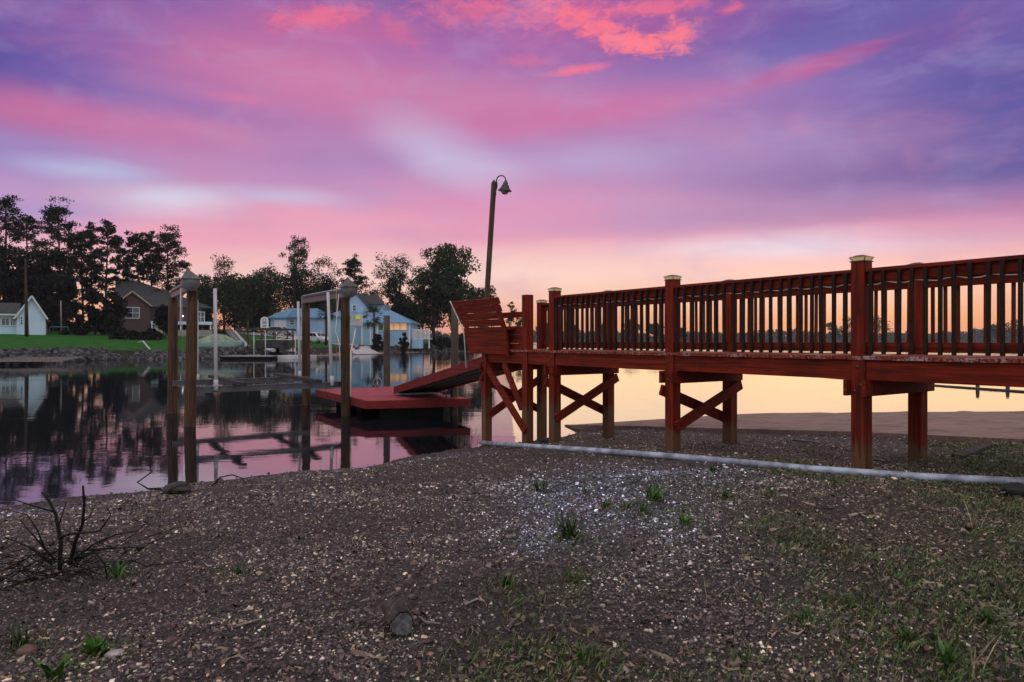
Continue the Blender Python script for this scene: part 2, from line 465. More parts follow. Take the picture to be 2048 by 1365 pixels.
# ------------------------------------------------------------------ water
def water_mat():
    m, n, b = mat('lake_water'); nt = n.nt; nt.nodes.remove(b)
    o = nt.nodes['Material Output']
    p = n.new('ShaderNodeNewGeometry').outputs['Position']
    sp = n.new('ShaderNodeSeparateXYZ'); n.link(p, sp.inputs[0])
    a = n.noise(n.vmath('MULTIPLY', p, (1.1, 2.6, 1)), 1.0, 3, .5)
    c = n.noise(n.vmath('MULTIPLY', p, (5, 9, 1)), 1.0, 2, .5)
    big = n.noise(n.vmath('MULTIPLY', p, (.10, .35, 1)), 1.0, 3, .5)
    # open lake ruffled, cove calm with faint cat's paws
    far = n.rng(n.math('ADD', sp.outputs[1], n.math('MULTIPLY', sp.outputs[0], 1.4)), 30, 220)
    amp = n.math('ADD', n.math('MULTIPLY', n.rng(big.outputs[0], .48, .72), .0035), n.math('ADD', .0012, n.math('MULTIPLY', far, .05)))
    h = n.math('MULTIPLY', n.math('ADD', a.outputs[0], n.math('MULTIPLY', c.outputs[0], .25)), amp)
    nrm = n.bump(h, 1.0, 1.0)
    g = n.new('ShaderNodeBsdfGlossy'); g.inputs['Roughness'].default_value = .035; n.link(nrm, g.inputs['Normal'])
    g.inputs['Color'].default_value = (1, 1, 1, 1)
    df = n.new('ShaderNodeBsdfDiffuse'); df.inputs['Color'].default_value = (.006, .008, .012, 1)
    fr = n.new('ShaderNodeFresnel'); fr.inputs['IOR'].default_value = 6.0; n.link(nrm, fr.inputs['Normal'])
    ms = n.new('ShaderNodeMixShader'); n.link(fr.outputs[0], ms.inputs[0]); n.link(df.outputs[0], ms.inputs[1]); n.link(g.outputs[0], ms.inputs[2])
    n.link(ms.outputs[0], o.inputs['Surface'])
    return m
wm = MB()
wm.add([(-1800, -60, 0), (1800, -60, 0), (1800, 1100, 0), (-1800, 1100, 0)], [(0, 1, 2, 3)])
tag(wm.build('water', water_mat()), kind='structure')

# ------------------------------------------------------------------ concrete launching ramp behind the walkway
M_conc = wood('worn_concrete', (.14, .088, .078, 1), (.25, .17, .15, 1), 'x', .25, (.11, .09, .08, 1), .56, rough=.9)
edge = [(1.15, 14.9)] + [tuple(hit(a, b_)[:2]) for a, b_ in ((1300, 860), (1420, 864), (1500, 866), (1580, 869), (1660, 871), (1740, 874), (1840, 879), (1940, 884), (2048, 889), (2170, 894), (2300, 899))] + [(14, 6.4)]
ne = len(edge); V = []; Fc = []
for i, (a, b_) in enumerate(edge):
    fx, fy = a + .8 + 1.2 * min(1, i), max(18.6, b_ + 3.0) if i else b_ + .15
    za = max(zg(a, b_) + .055, .03) if i else .025
    for t in np.linspace(0, 1, 25):
        xx, yy = a + (fx - a) * t, b_ + (fy - b_) * t
        V.append((xx, yy, max(zg(xx, yy) + .06 * (1 - t) ** 1.5, -.25) if i else za - .03 * t))
for i in range(ne - 1):
    for j in range(24):
        q = i * 25 + j; Fc.append((q, q + 25, q + 26, q + 1))
sl = MB(); sl.add(V, Fc)
base = len(sl.v); low = [(V[i * 25][0], V[i * 25][1], V[i * 25][2] - .25) for i in range(ne)]
sl.add([V[i * 25] for i in range(ne)] + low, [(i, ne + i, ne + i + 1, i + 1) for i in range(ne - 1)])
tag(sl.build('concrete_ramp', M_conc), kind='structure')
SLAB = np.array(edge)
# ------------------------------------------------------------------ walkway, bench, gangway
UX = Vector((-.5657, .8246, 0)); VX = Vector((.8246, .5657, 0)); UP = Vector((0, 0, 1)); BAY = 2.4376; WID = 1.13
ROT = math.atan2(UX.y, UX.x)
O0 = Vector((3.43, 6.70, 0))
def W(k, v=0.0, z=0.0): return O0 + UX * (BAY * k) + VX * v + Vector((0, 0, z))
RED0 = (.065, .006, .002, 1); RED1 = (.21, .017, .0035, 1); BARE = (.11, .065, .038, 1)
M_redz = wood('red_stained_post_timber', RED0, RED1, 'z', ROT, BARE, .66, zworn=(.45, 1.15))
M_redu = wood('red_stained_rail_timber', RED0, RED1, 'x', ROT, (.16, .08, .055, 1), .80)
M_redv = wood('red_stained_deck_boards', (.13, .018, .010, 1), (.25, .05, .03, 1), 'x', ROT + math.pi / 2, (.42, .32, .29, 1), .55)
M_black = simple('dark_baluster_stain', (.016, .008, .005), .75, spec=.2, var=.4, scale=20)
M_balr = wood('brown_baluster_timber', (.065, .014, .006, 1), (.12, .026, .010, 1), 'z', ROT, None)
M_lens = simple('amber_lamp_lens', (.75, .60, .32), .25, var=.1, emit=(1, .72, .3, 1), es=.18)
M_bronze = simple('dark_bronze_metal', (.09, .065, .04), .4, .6, .3, 30)
M_cable = simple('pale_cable_sheath', (.6, .55, .5), .4, var=.1)
DECK = 1.705

wk = thing('wooden_walkway', 'long red stained timber walkway on posts with baluster railings, running out over the gravel shore', 'walkway', W(1, .5, .4))
PK0, PK1 = -1.35, 2.83
# posts
def post_mesh(zb, zt, c):
    m = MB(); p = W(0) ; z0 = zb
    m.obox(c + Vector((0, 0, (zb + zt) / 2)), UX, VX, UP, .14, .14, zt - zb)
    return m
def add_post(k, v, zt=2.622, cap=True, name='post'):
    c = W(k, v); zb = zg(c.x, c.y) - .25
    p = post_mesh(zb, zt, c).build(name, M_redz, wk, .006, loc=(c.x, c.y, 0))
    if cap:
        m = MB(); z = zt + .001
        m.obox(c + Vector((0, 0, z + .006)), UX, VX, UP, .155, .155, .012)
        cp = m.build('post_cap', M_bronze, p)
        m = MB(); hw0, hw1 = .055, .078
        q = [c + UX * a * h + VX * b * h + Vector((0, 0, zz)) for h, zz in ((hw0, z + .012), (hw1, z + .045)) for a, b in ((-1, -1), (1, -1), (1, 1), (-1, 1))]
        m.add(q, [(0, 1, 2, 3), (4, 7, 6, 5)] + [(i, 4 + i, 4 + (i + 1) % 4, (i + 1) % 4) for i in range(4)])
        m.build('cap_lens', M_lens, p)
        m = MB(); h = .088
        q = [c + UX * a * h + VX * b * h + Vector((0, 0, z + .045)) for a, b in ((-1, -1), (1, -1), (1, 1), (-1, 1))]
        q2 = [c + UX * a * .03 + VX * b * .03 + Vector((0, 0, z + .069)) for a, b in ((-1, -1), (1, -1), (1, 1), (-1, 1))]
        m.add(q + q2, [(3, 2, 1, 0), (4, 5, 6, 7)] + [(i, (i + 1) % 4, 4 + (i + 1) % 4, 4 + i) for i in range(4)])
        for a, b in ((-1, -1), (1, -1), (1, 1), (-1, 1)):
            m.bar(c + UX * a * .057 + VX * b * .057 + Vector((0, 0, z + .012)), c + UX * a * .079 + VX * b * .079 + Vector((0, 0, z + .046)), .007, .007)
        m.build('cap_roof', M_bronze, p)
    return p
for k in (-1, 0, 1, 2):
    add_post(k, 0); add_post(k, WID)
add_post(2.30, 0, 2.615, False); add_post(2.755, WID, 2.56); add_post(2.82, 0, 1.50, False)
# side girders, deck
for nm, v in (('girder', -.028), ('girder', WID + .028)):
    for ka, kb in ((PK0, -.01), (.0, .995), (1.0, 1.995), (2.0, PK1)):
        m = MB(); m.bar(W(ka, v, 1.568), W(kb, v, 1.568), .042, .192)
        m.build(nm, M_redu, wk, .005)
m = MB(); k = PK0; i = 0
while k < PK1:
    wd_ = .138; c = W(k, WID / 2 + random.uniform(-.006, .006), 1.685 + random.uniform(-.0025, .0025))
    m.obox(c, UX, VX, UP, wd_, WID + .15 + random.uniform(0, .02), .038)
    k += .1445 / BAY
m.build('deck', M_redv, wk, .004)
m = MB()                                         # joist line under the deck
for v in (.38, .75): m.bar(W(PK0, v, 1.57), W(PK1, v, 1.57), .04, .18)
m.build('joist', M_redu, wk)
# cross beams and X braces on every trestle
for k in (-1, 0, 1, 2, 2.79):
    for sgn in (-1, 1):
        off = sgn * .092 / BAY
        m = MB(); m.bar(W(k + off, -.135, 1.392), W(k + off, WID + .135, 1.392), .04, .155); m.build('cross_beam', M_redv if False else M_redu, wk, .005)
for k, zt, zb in ((1, 1.23, .78), (2, 1.22, .66), (2.79, 1.2, .55)):
    off = .092 / BAY
    m = MB(); m.bar(W(k - off, -.05, zb - .02), W(k - off, WID + .12, zt + .03), .04, .135); m.build('cross_brace', M_redu, wk, .005)
    m = MB(); m.bar(W(k + off, -.12, zt), W(k + off, WID + .05, zb), .04, .135); m.build('cross_brace', M_redu, wk, .005)
m = MB(); m.bar(W(2.80, -.092, 1.47), W(2.27, -.092, .36), .04, .135); m.build('cross_brace', M_redu, wk, .005)
m = MB(); m.bar(W(2.56, -.05, 1.47), W(2.34, -.045, .72), .04, .12); m.build('cross_brace', M_redu, wk, .005)
for k in (-1, 0, 1, 2):
    for dz, du in ((1.42, -.035), (1.36, .03), (1.60, .0)):
        c = W(k, -.071, dz) + UX * du; m = MB(); m.lathe(c, [(0, .012), (.014, .011), (.016, .0), (.016, -.01)], 8, axis=-VX); m.build('bolt_head', M_bronze, wk)
# rails
def rails(k0, k1, v, out):
    m = MB(); m.bar(W(k0, v, 2.535), W(k1, v, 2.535), .125, .036); m.build('cap_rail', M_redu, wk, .006)
    m = MB(); m.bar(W(k0, v + out * .012, 2.466), W(k1, v + out * .012, 2.466), .038, .10); m.build('top_rail', M_redu, wk, .004)
    m = MB(); m.bar(W(k0, v + out * .012, 1.79), W(k1, v + out * .012, 1.79), .038, .09); m.build('bottom_rail', M_redu, wk, .004)
segs = [(PK0, -1 - .029), (-1 + .029, -.029), (.029, 1 - .029), (1.029, 2 - .029)]
for a, b_ in segs:
    rails(a, b_, 0, -1); rails(a, b_, WID, 1)
rails(2.029, 2.726, WID, 1)
# balusters: screwed on the outer face
spots = []
for side, v in ((0, -.058), (1, WID + .058)):
    for a, b_ in segs + ([(2.029, 2.726)] if side else []):
        L = (b_ - a) * BAY; q = max(1, round(L / .122)); 
        for j in range(q):
            k = a + (j + .5) / q * (b_ - a); p = W(k, v)
            spots.append((side, p, abs(p.x / p.y) < .80 and p.y > 0))
spots.sort(key=lambda s: (not s[2], s[1].y))
def bal_mb(c, rot=True):
    m = MB(); m.obox(c + Vector((0, 0, 2.125)), UX, VX, UP, .031, .031, .80); return m
near_b = far_b = None; rest = MB()
for i, (side, p, vis) in enumerate(spots):
    if i < 100:
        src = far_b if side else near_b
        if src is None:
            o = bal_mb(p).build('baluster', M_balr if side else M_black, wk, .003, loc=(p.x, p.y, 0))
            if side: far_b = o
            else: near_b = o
        else:
            o = copy_part(src, wk, Vector((p.x, p.y, 0)) - wk.location)
        o.rotation_euler = (random.uniform(-.006, .006), random.uniform(-.006, .006), 0)
    else:
        m2 = bal_mb(p); rest.add(m2.v, m2.f)
o = rest.build('balusters', M_balr, wk); o['kind'] = 'stuff'
# string of cable stapled under the top rail
for a, b_ in segs:
    pts = []; L = (b_ - a); q = 26
    for j in range(q + 1):
        k = a + L * j / q; pts.append(W(k, -.02 , 2.405 + .012 * math.sin(j * 1.9) - .006 * (j % 5 == 0)))
    m = MB(); m.tube(pts, .0055, 5); m.build('light_cable', M_cable, wk)
# boarded panel and rail beside the bench
m = MB(); m.bar(W(2.30, -.01, 2.295), W(2.66, -.01, 2.295), .04, .095); m.build('side_rail', M_redu, wk, .004)
for j in range(4):
    m = MB(); m.bar(W(2.31, -.015, 2.03 - .145 * j), W(2.66, -.015, 2.03 - .145 * j), .03, .141); m.build('side_panel', M_redu, wk, .004)

# bench with leaning back boards
bn = thing('timber_bench', 'built-in red plank bench with outward leaning back, between the lamp pole and the gangway', 'bench', W(2.7, -.2, 1.62))
def B(k, off, z): return W(k, -off, z)
prof_ = [(.12, 1.62), (.145, 1.78), (.17, 1.94), (.20, 2.095)]
for j in range(3):
    (o0, z0), (o1, z1) = prof_[j], prof_[j + 1]
    upv = (B(0, o1, z1) - B(0, o0, z0)).normalized()
    om, zm = (o0 + o1) / 2, (z0 + z1) / 2; ht = math.hypot(o1 - o0, z1 - z0)
    m = MB(); m.bar(B(2.45, om, zm), B(2.985 + .012 * j, om, zm), .034, ht - .006, upv)
    m.build('lower_board', M_redu, bn, .004)
for j in range(4):
    t0, t1 = j / 4, (j + 1) / 4
    o0, z0, o1, z1 = .215 + .21 * t0, 2.105 + .475 * t0, .215 + .21 * t1, 2.105 + .475 * t1
    upv = (B(0, o1, z1) - B(0, o0, z0)).normalized(); ht = math.hypot(o1 - o0, z1 - z0)
    m = MB(); m.bar(B(2.44 - .012 * j, (o0 + o1) / 2, (z0 + z1) / 2), B(3.0 + .012 * j, (o0 + o1) / 2, (z0 + z1) / 2), .034, ht - .014, upv)
    m.build('back_board', M_redu, bn, .004)
for kk in (2.47, 2.97):
    m = MB(); m.bar(B(kk, .11, 1.60), B(kk, .175, 2.09), .05, .09, UX); m.bar(B(kk, .185, 2.06), B(kk, .385, 2.545), .05, .09, UX)
    m.build('bench_stile', M_redu, bn, .004)
m = MB()
for v_ in (-.10, .05, .20): m.bar(B(2.42, -v_, 2.06), B(2.98, -v_, 2.06), .14, .036)
m.build('seat', M_redu, bn, .004)
m = MB(); m.tube([B(3.055, .44, 2.585), B(3.05, .43, 2.56), B(3.02, .23, 2.11), B(3.01, .20, 1.95), B(3.0, .17, 1.35)], .011, 6); m.build('conduit', M_cable, bn)

# gangway down to the floating dock
Hn = W(2.775, -.075, 1.595); Ln = Vector((-3.06, 17.75, .66))
gd = (Ln - Hn); gdh = Vector((gd.x, gd.y, 0)).normalized(); gv = Vector((gdh.y, -gdh.x, 0)); gn = gv.cross(gd).normalized()
if gn.z < 0: gn = -gn
M_gang = wood('red_gangway_timber', (.09, .008, .009, 1), (.18, .018, .02, 1), 'x', math.atan2(gdh.y, gdh.x), (.16, .08, .06, 1), .8)
M_dark = simple('dark_timber', (.030, .022, .018), .8, var=.4, scale=5)  # plain dark brown, shared by gangway stringers and far-bank beams, rails, wires
gw = thing('gangway_ramp', 'sloping red gangway ramp leading from the walkway down onto the floating dock', 'gangway', Hn)
GWD = 1.06
for vv in (0, GWD):
    m = MB(); m.bar(Hn + gv * vv - gn * .095, Ln + gv * vv - gn * .095, .045, .19, gn); m.build('side_board', M_gang, gw, .005)
m = MB(); q = 44
for j in range(q):
    c = Hn + gd * ((j + .5) / q) + gv * GWD / 2 - gn * .02
    m.obox(c, gd, gv, gn, gd.length / q - .008, GWD - .05, .036)
m.build('tread_boards', M_gang, gw)
for vv in (.27, .53, .79):
    m = MB(); m.bar(Hn + gv * vv - gn * .11, Ln + gv * vv - gn * .11, .045, .14, gn); m.build('stringer', M_dark, gw)
m = MB(); m.bar(Ln - gn * .095, Ln + gv * GWD - gn * .095, .04, .185, gn); m.build('end_board', M_gang, gw)
M_steel = simple('galvanised_steel', (.30, .31, .33), .42, .8, .25, 9)
m = MB(); a = Ln + gdh * -.35 + gv * .05; m.obox(Vector((a.x, a.y, .5)) + gv * .45, gv, gdh, UP, 1.05, .28, .045); m.build('landing_plate', M_steel, gw, .004)

# lamp on a leaning pole
lb = pix(967, 699, 12.85); lt = pix(988, 366, 12.85)
M_pole = wood('weathered_brown_pole', (.045, .03, .02, 1), (.11, .072, .045, 1), 'z', 0, None)
lp = thing('lamp_post', 'leaning wooden pole with a black gooseneck lamp at its top, above the bench', 'lamp', lb)
m = MB(); m.bar(lb, lt, .076, .076, VX); m.add([lt + Vector((a * .0425, b * .0425, 0)) for a, b in ((-1, -1), (1, -1), (1, 1), (-1, 1))] + [lt + Vector((0, 0, .07))], [(0, 1, 4), (1, 2, 4), (2, 3, 4), (3, 0, 4)])
m.build('pole', M_pole, lp, .006)
M_lamp = simple('black_enamel', (.02, .018, .018), .35, .3, .2, 20)
p0 = lt + Vector((.03, -.03, -.18)); pts = [p0, p0 + Vector((.03, -.02, .1))]
cx = p0 + Vector((.105, -.05, .21))
for j in range(11):
    t = math.pi - math.pi * j / 10; pts.append(cx + Vector((.085 * math.cos(t), -.02 * math.cos(t), .085 * math.sin(t))))
pts.append(pts[-1] + Vector((0, 0, -.06)))
m = MB(); m.tube(pts, .0115, 8); m.obox(p0, (1, 0, 0), (0, 1, 0), (0, 0, 1), .03, .05, .12); m.build('gooseneck_arm', M_lamp, lp)
e = pts[-1]; ax = Vector((.10, -.1, 1))
m = MB(); m.lathe(e, [(.0, .05), (.022, .05), (.03, .02), (.045, .01), (.05, -.03), (.075, -.06), (.082, -.09), (.125, -.135), (.132, -.15), (.127, -.15), (.08, -.1), (.0, -.08)], 20, axis=ax); m.build('lamp_shade', M_lamp, lp)
mg, ng, bgl = mat('clear_lamp_glass'); bgl.inputs['Base Color'].default_value = (.9, .8, .72, 1); bgl.inputs['Roughness'].default_value = .08; bgl.inputs['Transmission Weight'].default_value = .85; bgl.inputs['IOR'].default_value = 1.3
m = MB(); m.lathe(e, [(.06, -.10), (.075, -.14), (.072, -.175), (.045, -.205), (.0, -.215)], 16, axis=ax); m.build('lamp_globe', mg, lp)

# ------------------------------------------------------------------ floating dock
A_, B_, C_, D_ = (-3.40, 16.0), (-1.06, 16.6), (-3.42, 21.2), (-5.62, 19.7)
fd = thing('floating_dock', 'low floating dock with worn red deck boards, at the foot of the gangway', 'dock', (-3.3, 18.3, 0))
dd_ = Vector((B_[0] - A_[0], B_[1] - A_[1], 0)).normalized()
M_fd = wood('faded_red_dock_boards', (.20, .03, .032, 1), (.42, .085, .085, 1), 'x', math.atan2(dd_.y, dd_.x), (.40, .26, .25, 1), .62, rough=.55, gs=7)
m = MB(); nb = 34
La = Vector((*A_, 0)); Lb = Vector((*B_, 0)); Lc = Vector((*C_, 0)); Ld = Vector((*D_, 0))
for j in range(nb):
    t0, t1 = (j + .03) / nb, (j + .97) / nb
    q = [La.lerp(Ld, t0), Lb.lerp(Lc, t0), Lb.lerp(Lc, t1), La.lerp(Ld, t1)]
    zt = .452 + random.uniform(-.002, .002)
    m.prism([(a.x, a.y) for a in q], .412, zt)
m.build('deck', M_fd, fd)
for p, q in ((La, Lb), (Lb, Lc), (Lc, Ld), (Ld, La)):
    e_ = (q - p).normalized(); nrm_ = Vector((e_.y, -e_.x, 0))
    m = MB(); m.bar(p + nrm_ * .022 - e_ * .02 + Vector((0, 0, .352)), q + nrm_ * .022 + e_ * .02 + Vector((0, 0, .352)), .042, .185); m.build('fascia_board', M_gang, fd, .005)
M_float = simple('black_plastic_float', (.006, .006, .007), .9, spec=.1)
for t in (.12, .5, .88):
    m = MB(); p = La.lerp(Ld, t); q = Lb.lerp(Lc, t); e_ = (q - p).normalized()
    m.bar(p + e_ * .5 + Vector((0, 0, .11)), q - e_ * .45 + Vector((0, 0, .11)), .7, .32); m.build('float', M_float, fd, .03)
m = MB(); c = pix(893, 795, 16.9); c.z = .455
m.tube([c + Vector((-.1, .02, .07)), c + Vector((-.03, 0, .08)), c + Vector((.03, 0, .08)), c + Vector((.1, -.02, .07))], .016, 6); m.tube([c, c + Vector((0, 0, .08))], .025, 6); m.build('cleat', M_steel, fd)
c = Vector((-4.05, 20.55, .455)); m = MB(); m.tube([c + Vector((.13 * math.cos(t), .03 * math.sin(t * .5), .15 + .13 * math.sin(t))) for t in [2 * math.pi * j / 16 for j in range(17)]], .012, 6, False); m.tube([c, c + Vector((0, 0, .16))], .02, 6)
o = m.build('hose_hanger', M_steel, None, loc=c); tag(o, 'small round metal hoop standing at the back edge of the red floating dock', 'hose hanger')

# guide piles of the dock
M_pile = wood('weathered_grey_pile', (.035, .027, .022, 1), (.11, .082, .065, 1), 'z', 0, (.17, .15, .14, 1), .74)
def pile(name, x, y, zt, r, label=None, parent=None, group=None, tilt=(0, 0), mt=None):
    m = MB(); pts = []; 
    for j in range(7):
        t = j / 6; pts.append(Vector((x + tilt[0] * t + .012 * math.sin(3 * t + x), y + tilt[1] * t, -1.0 + (zt + 1.0) * t)))
    m.tube(pts, [r * (1.06 - .1 * j / 6) for j in range(7)], 14)
    o = m.build(name, mt or M_pile, parent, loc=(x, y, 0))
    if label: tag(o, label, 'piling', group)
    return o
pile('wooden_piling', -1.43, 16.95, 2.82, .092, 'grey splintered piling rising through the floating dock beside the bench')
pile('wooden_piling', -3.98, 21.75, 2.66, .108, 'dark wooden piling behind the back edge of the floating dock')

# ------------------------------------------------------------------ boat lift
LN, RN, LF, RF = Vector((-7.0, 14.8, 0)), Vector((-4.13, 16.96, 0)), Vector((-8.7, 17.52, 0)), Vector((-5.95, 19.7, 0))
bl_ = thing('boat_lift', 'empty boat lift with four timber piles, low steel cradle and white guide poles', 'boat lift', (-6.4, 17.2, 0))
M_pw = wood('brown_timber_pile', (.020, .012, .008, 1), (.085, .042, .021, 1), 'z', 0, (.11, .09, .075, 1), .72)
for p, zt, r in ((LN, 2.93, .115), (RN, 2.90, .115), (LF, 2.95, .118), (RF, 2.93, .118)):
    pile('pile', p.x, p.y, zt, r, parent=bl_, mt=M_pw, tilt=(.06, 0) if p is LN else (0, 0))
M_alu = simple('dull_aluminium', (.11, .11, .125), .45, .6, .2, 5)
M_cover = simple('grey_plastic_cover', (.085, .08, .085), .6, var=.3, scale=4)
M_pvc = simple('white_pvc', (.37, .37, .41), .35, var=.08, scale=3)
def channel(m, p, q, h, w, t=.014):
    m.bar(p, q, t, h - 2 * t); up = Vector((0, 0, h / 2 - t / 2)); m.bar(p + up, q + up, w, t); m.bar(p - up, q - up, w, t)
for p, q in ((LN, LF), (RN, RF)):
    e_ = (q - p).normalized(); m = MB(); z = Vector((0, 0, 3.03))
    channel(m, p - e_ * .25 + z, q + e_ * .3 + z, .17, .12); m.build('top_beam', M_alu, bl_)
    m = MB(); m.tube([p - e_ * .1 + Vector((0, 0, 3.16)), q + e_ * .25 + Vector((0, 0, 3.16))], .03, 8); m.build('winding_shaft', M_steel, bl_)
    # round drive cover at the near end with a peaked hood
    c = p - e_ * .28 + Vector((0, 0, 3.10))
    m = MB(); m.lathe(c, [(0, .12), (.09, .12), (.10, .10), (.17, .09), (.18, .05), (.18, -.14), (0, -.14)], 22, axis=-e_); m.build('drive_cover', M_cover, bl_)
    sd_ = Vector((e_.y, -e_.x, 0)); m = MB()
    q4 = [c + sd_ * a * .20 + e_ * b + Vector((0, 0, zz)) for a, b, zz in ((-1, -.14, .07), (1, -.14, .07), (1, .22, .05), (-1, .22, .05))]
    top = [c + sd_ * (a * .05 - .05) + e_ * b + Vector((0, 0, .24)) for a, b in ((-1, -.06), (1, -.06), (1, .08), (-1, .08))]
    m.add(q4 + top, [(3, 2, 1, 0), (4, 5, 6, 7)] + [(i, (i + 1) % 4, 4 + (i + 1) % 4, 4 + i) for i in range(4)])
    m.tube([c - sd_ * .05 + Vector((0, 0, .23)), c - sd_ * .06 + Vector((.0, 0, .31))], [.05, .025], 8)
    m.build('drive_hood', M_cover, bl_, .012)
zc = .77
NB = (RN - LN).normalized(); FB = (RF - LF).normalized()
for p, q, e_ in ((LN, RN, NB), (LF, RF, FB)):
    inn = Vector((-e_.y, e_.x, 0)) * (.16 if p is LN else -.16)
    m = MB(); channel(m, p + inn - e_ * .05 + Vector((0, 0, zc)), q + inn + e_ * .05 + Vector((0, 0, zc)), .14, .10); m.build('cradle_beam', M_alu, bl_)
    for s_e in (p, q):
        m = MB(); c = s_e + inn + (e_ if s_e is p else -e_) * .18; m.tube([c + Vector((0, 0, zc + .05)), c + Vector((0, 0, 3.14))], .006, 5); m.build('lift_cable', M_steel, bl_)
def on_line(px, a, b):          # foot of a guide pole on the beam seen at that column
    r = (px - 1024) / F; dd = b - a; t = (r * a.y - a.x) / (dd.x - r * dd.y); return a + dd * t
inN = Vector((-NB.y, NB.x, 0)) * .10; inF = Vector((-FB.y, FB.x, 0)) * -.10
for px, a, b, zt, tx_ in ((432, LN + inN, RN + inN, 3.02, -.02), (664, LN + inN, RN + inN, 3.05, -.10), (395, LF + inF, RF + inF, 2.92, -.02), (600, LF + inF, RF + inF, 2.98, -.05)):
    c = on_line(px, a, b); m = MB(); m.tube([c + Vector((0, 0, zc + .02)), c + Vector((tx_, 0, zt))], .038, 12)
    m.tube([c + Vector((0, 0, zc - .02)), c + Vector((0, 0, zc + .22))], .05, 10); m.build('guide_pole', M_pvc, bl_)
M_bunk = simple('black_carpet_bunk', (.014, .013, .013), .9)
for ka, kb in ((.24, .30), (.72, .80)):
    a = LN.lerp(RN, ka + .05) + Vector((0, 0, .90)); b = LF.lerp(RF, kb - .02) + Vector((0, 0, .90)); e_ = (b - a).normalized()
    m = MB(); m.bar(a - e_ * .45, b + e_ * .35, .16, .075); m.build('bunk', M_bunk, bl_, .01)
# control box and conduits on the near right pile
bx = RN + Vector((.30, -.10, 0)); M_grey = simple('grey_box_enamel', (.34, .36, .37), .45, .1, .12, 4)
m = MB(); m.obox(bx + Vector((-.01, .02, 2.36)), (1, .1, 0), (-.1, 1, 0), UP, .27, .2, .28); cbx = m.build('control_box', M_grey, bl_, .01)
m = MB(); m.obox(bx + Vector((.045, -.085, 2.43)), (1, .1, 0), (-.1, 1, 0), UP, .12, .006, .09); m.build('warning_sticker', simple('yellow_sticker', (.6, .55, .08), .5, var=.15), cbx)
m = MB(); m.tube([bx + Vector((-.02, -.02, 2.22)), bx + Vector((-.06, -.03, 1.95)), bx + Vector((-.13, -.08, 1.6)), bx + Vector((-.14, -.08, .5))], .017, 8); m.build('conduit', M_cable, bl_)
m = MB(); m.tube([RN + Vector((-.14, -.12, 3.0)), RN + Vector((-.19, -.12, 2.5)), RN + Vector((-.22, -.12, 2.1)), RN + Vector((-.13, -.12, 1.8)), RN + Vector((-.11, -.11, 1.2))], .012, 6); m.build('conduit', M_cable, bl_)
m = MB(); m.tube([LN + Vector((-.13, -.1, 3.0)), LN + Vector((-.14, -.1, 2.2))], .012, 6); m.build('conduit', M_cable, bl_)

# ------------------------------------------------------------------ odd things on the water at the right
pts = [Vector((15.3, 38.8, .02)), Vector((16.6, 32.5, .03)), Vector((17.6, 27.8, .02)), Vector((18.6, 24.4, .03)), Vector((20, 21.5, .02))]
m = MB(); m.tube(pts, .035, 6); tag(m.build('floating_rope', simple('dark_wet_rope', (.05, .045, .04), .8), None), 'dark line of rope floating on the bright water behind the walkway', 'rope')
for px, lab in ((1955, 'short mooring stake in the bright water, the left of two'), (2015, 'short mooring stake in the bright water, the right of two')):
    p = pix(px, 770, 27); m = MB(); m.tube([(p.x, p.y, -.6), (p.x, p.y, .2), (p.x, p.y, .42)], [.075, .07, .05], 8)
    tag(m.build('mooring_stake', M_pile, None, loc=(p.x, p.y, 0)), lab, 'stake', 'mooring stakes')
# ------------------------------------------------------------------ far bank of the cove
FSH = np.array([(-260, 70), (-120, 58), (-60, 50), (-41, 51), (-37.5, 54), (-40, 62), (-38.5, 68.5), (-34, 69), (-29.5, 71), (-25.5, 77), (-22.8, 87), (-20.5, 98), (-17.5, 108), (-13, 113), (-9, 117),
                (-5.5, 126), (-3, 145), (2, 190), (-20, 300), (-150, 520), (-400, 700)], float)
def fb_arr(x, y):
    s = -sdist(np.stack([x, y], 1), FSH)
    s2 = s + .8 * vnoise(x, y, .25, 21)
    left = np.clip((-x - 34) / 8, 0, 1)                       # steep rock edge at left, sandier in the middle
    z = np.where(s2 < 0, np.maximum(.25 * s2, -1.5), np.interp(s2, [0, 2.6, 4.5, 40, 90, 200], [0, 1.0, 1.12, 3.2, 5.5, 6.5]))
    z2 = np.where(s2 < 0, np.maximum(.25 * s2, -1.5), np.interp(s2, [0, 1.2, 3.2, 6, 18, 40, 90, 200], [0, .12, .95, 1.12, 1.6, 3.3, 5.5, 6.5]))
    return z * left + z2 * (1 - left) + .05 * vnoise(x, y, .3, 22)
def zf(x, y): return float(fb_arr(np.array([x], float), np.array([y], float))[0])
def fhit(px, py):
    ds = np.linspace(45, 230, 1500); x = (px - 1024) / F * ds; z = EYE - (py - 682.5) / F * ds
    i = int(np.argmax(z <= np.maximum(fb_arr(x, ds), 0))); return Vector((x[i], ds[i], max(fb_arr(x[i:i + 1], ds[i:i + 1])[0], 0)))

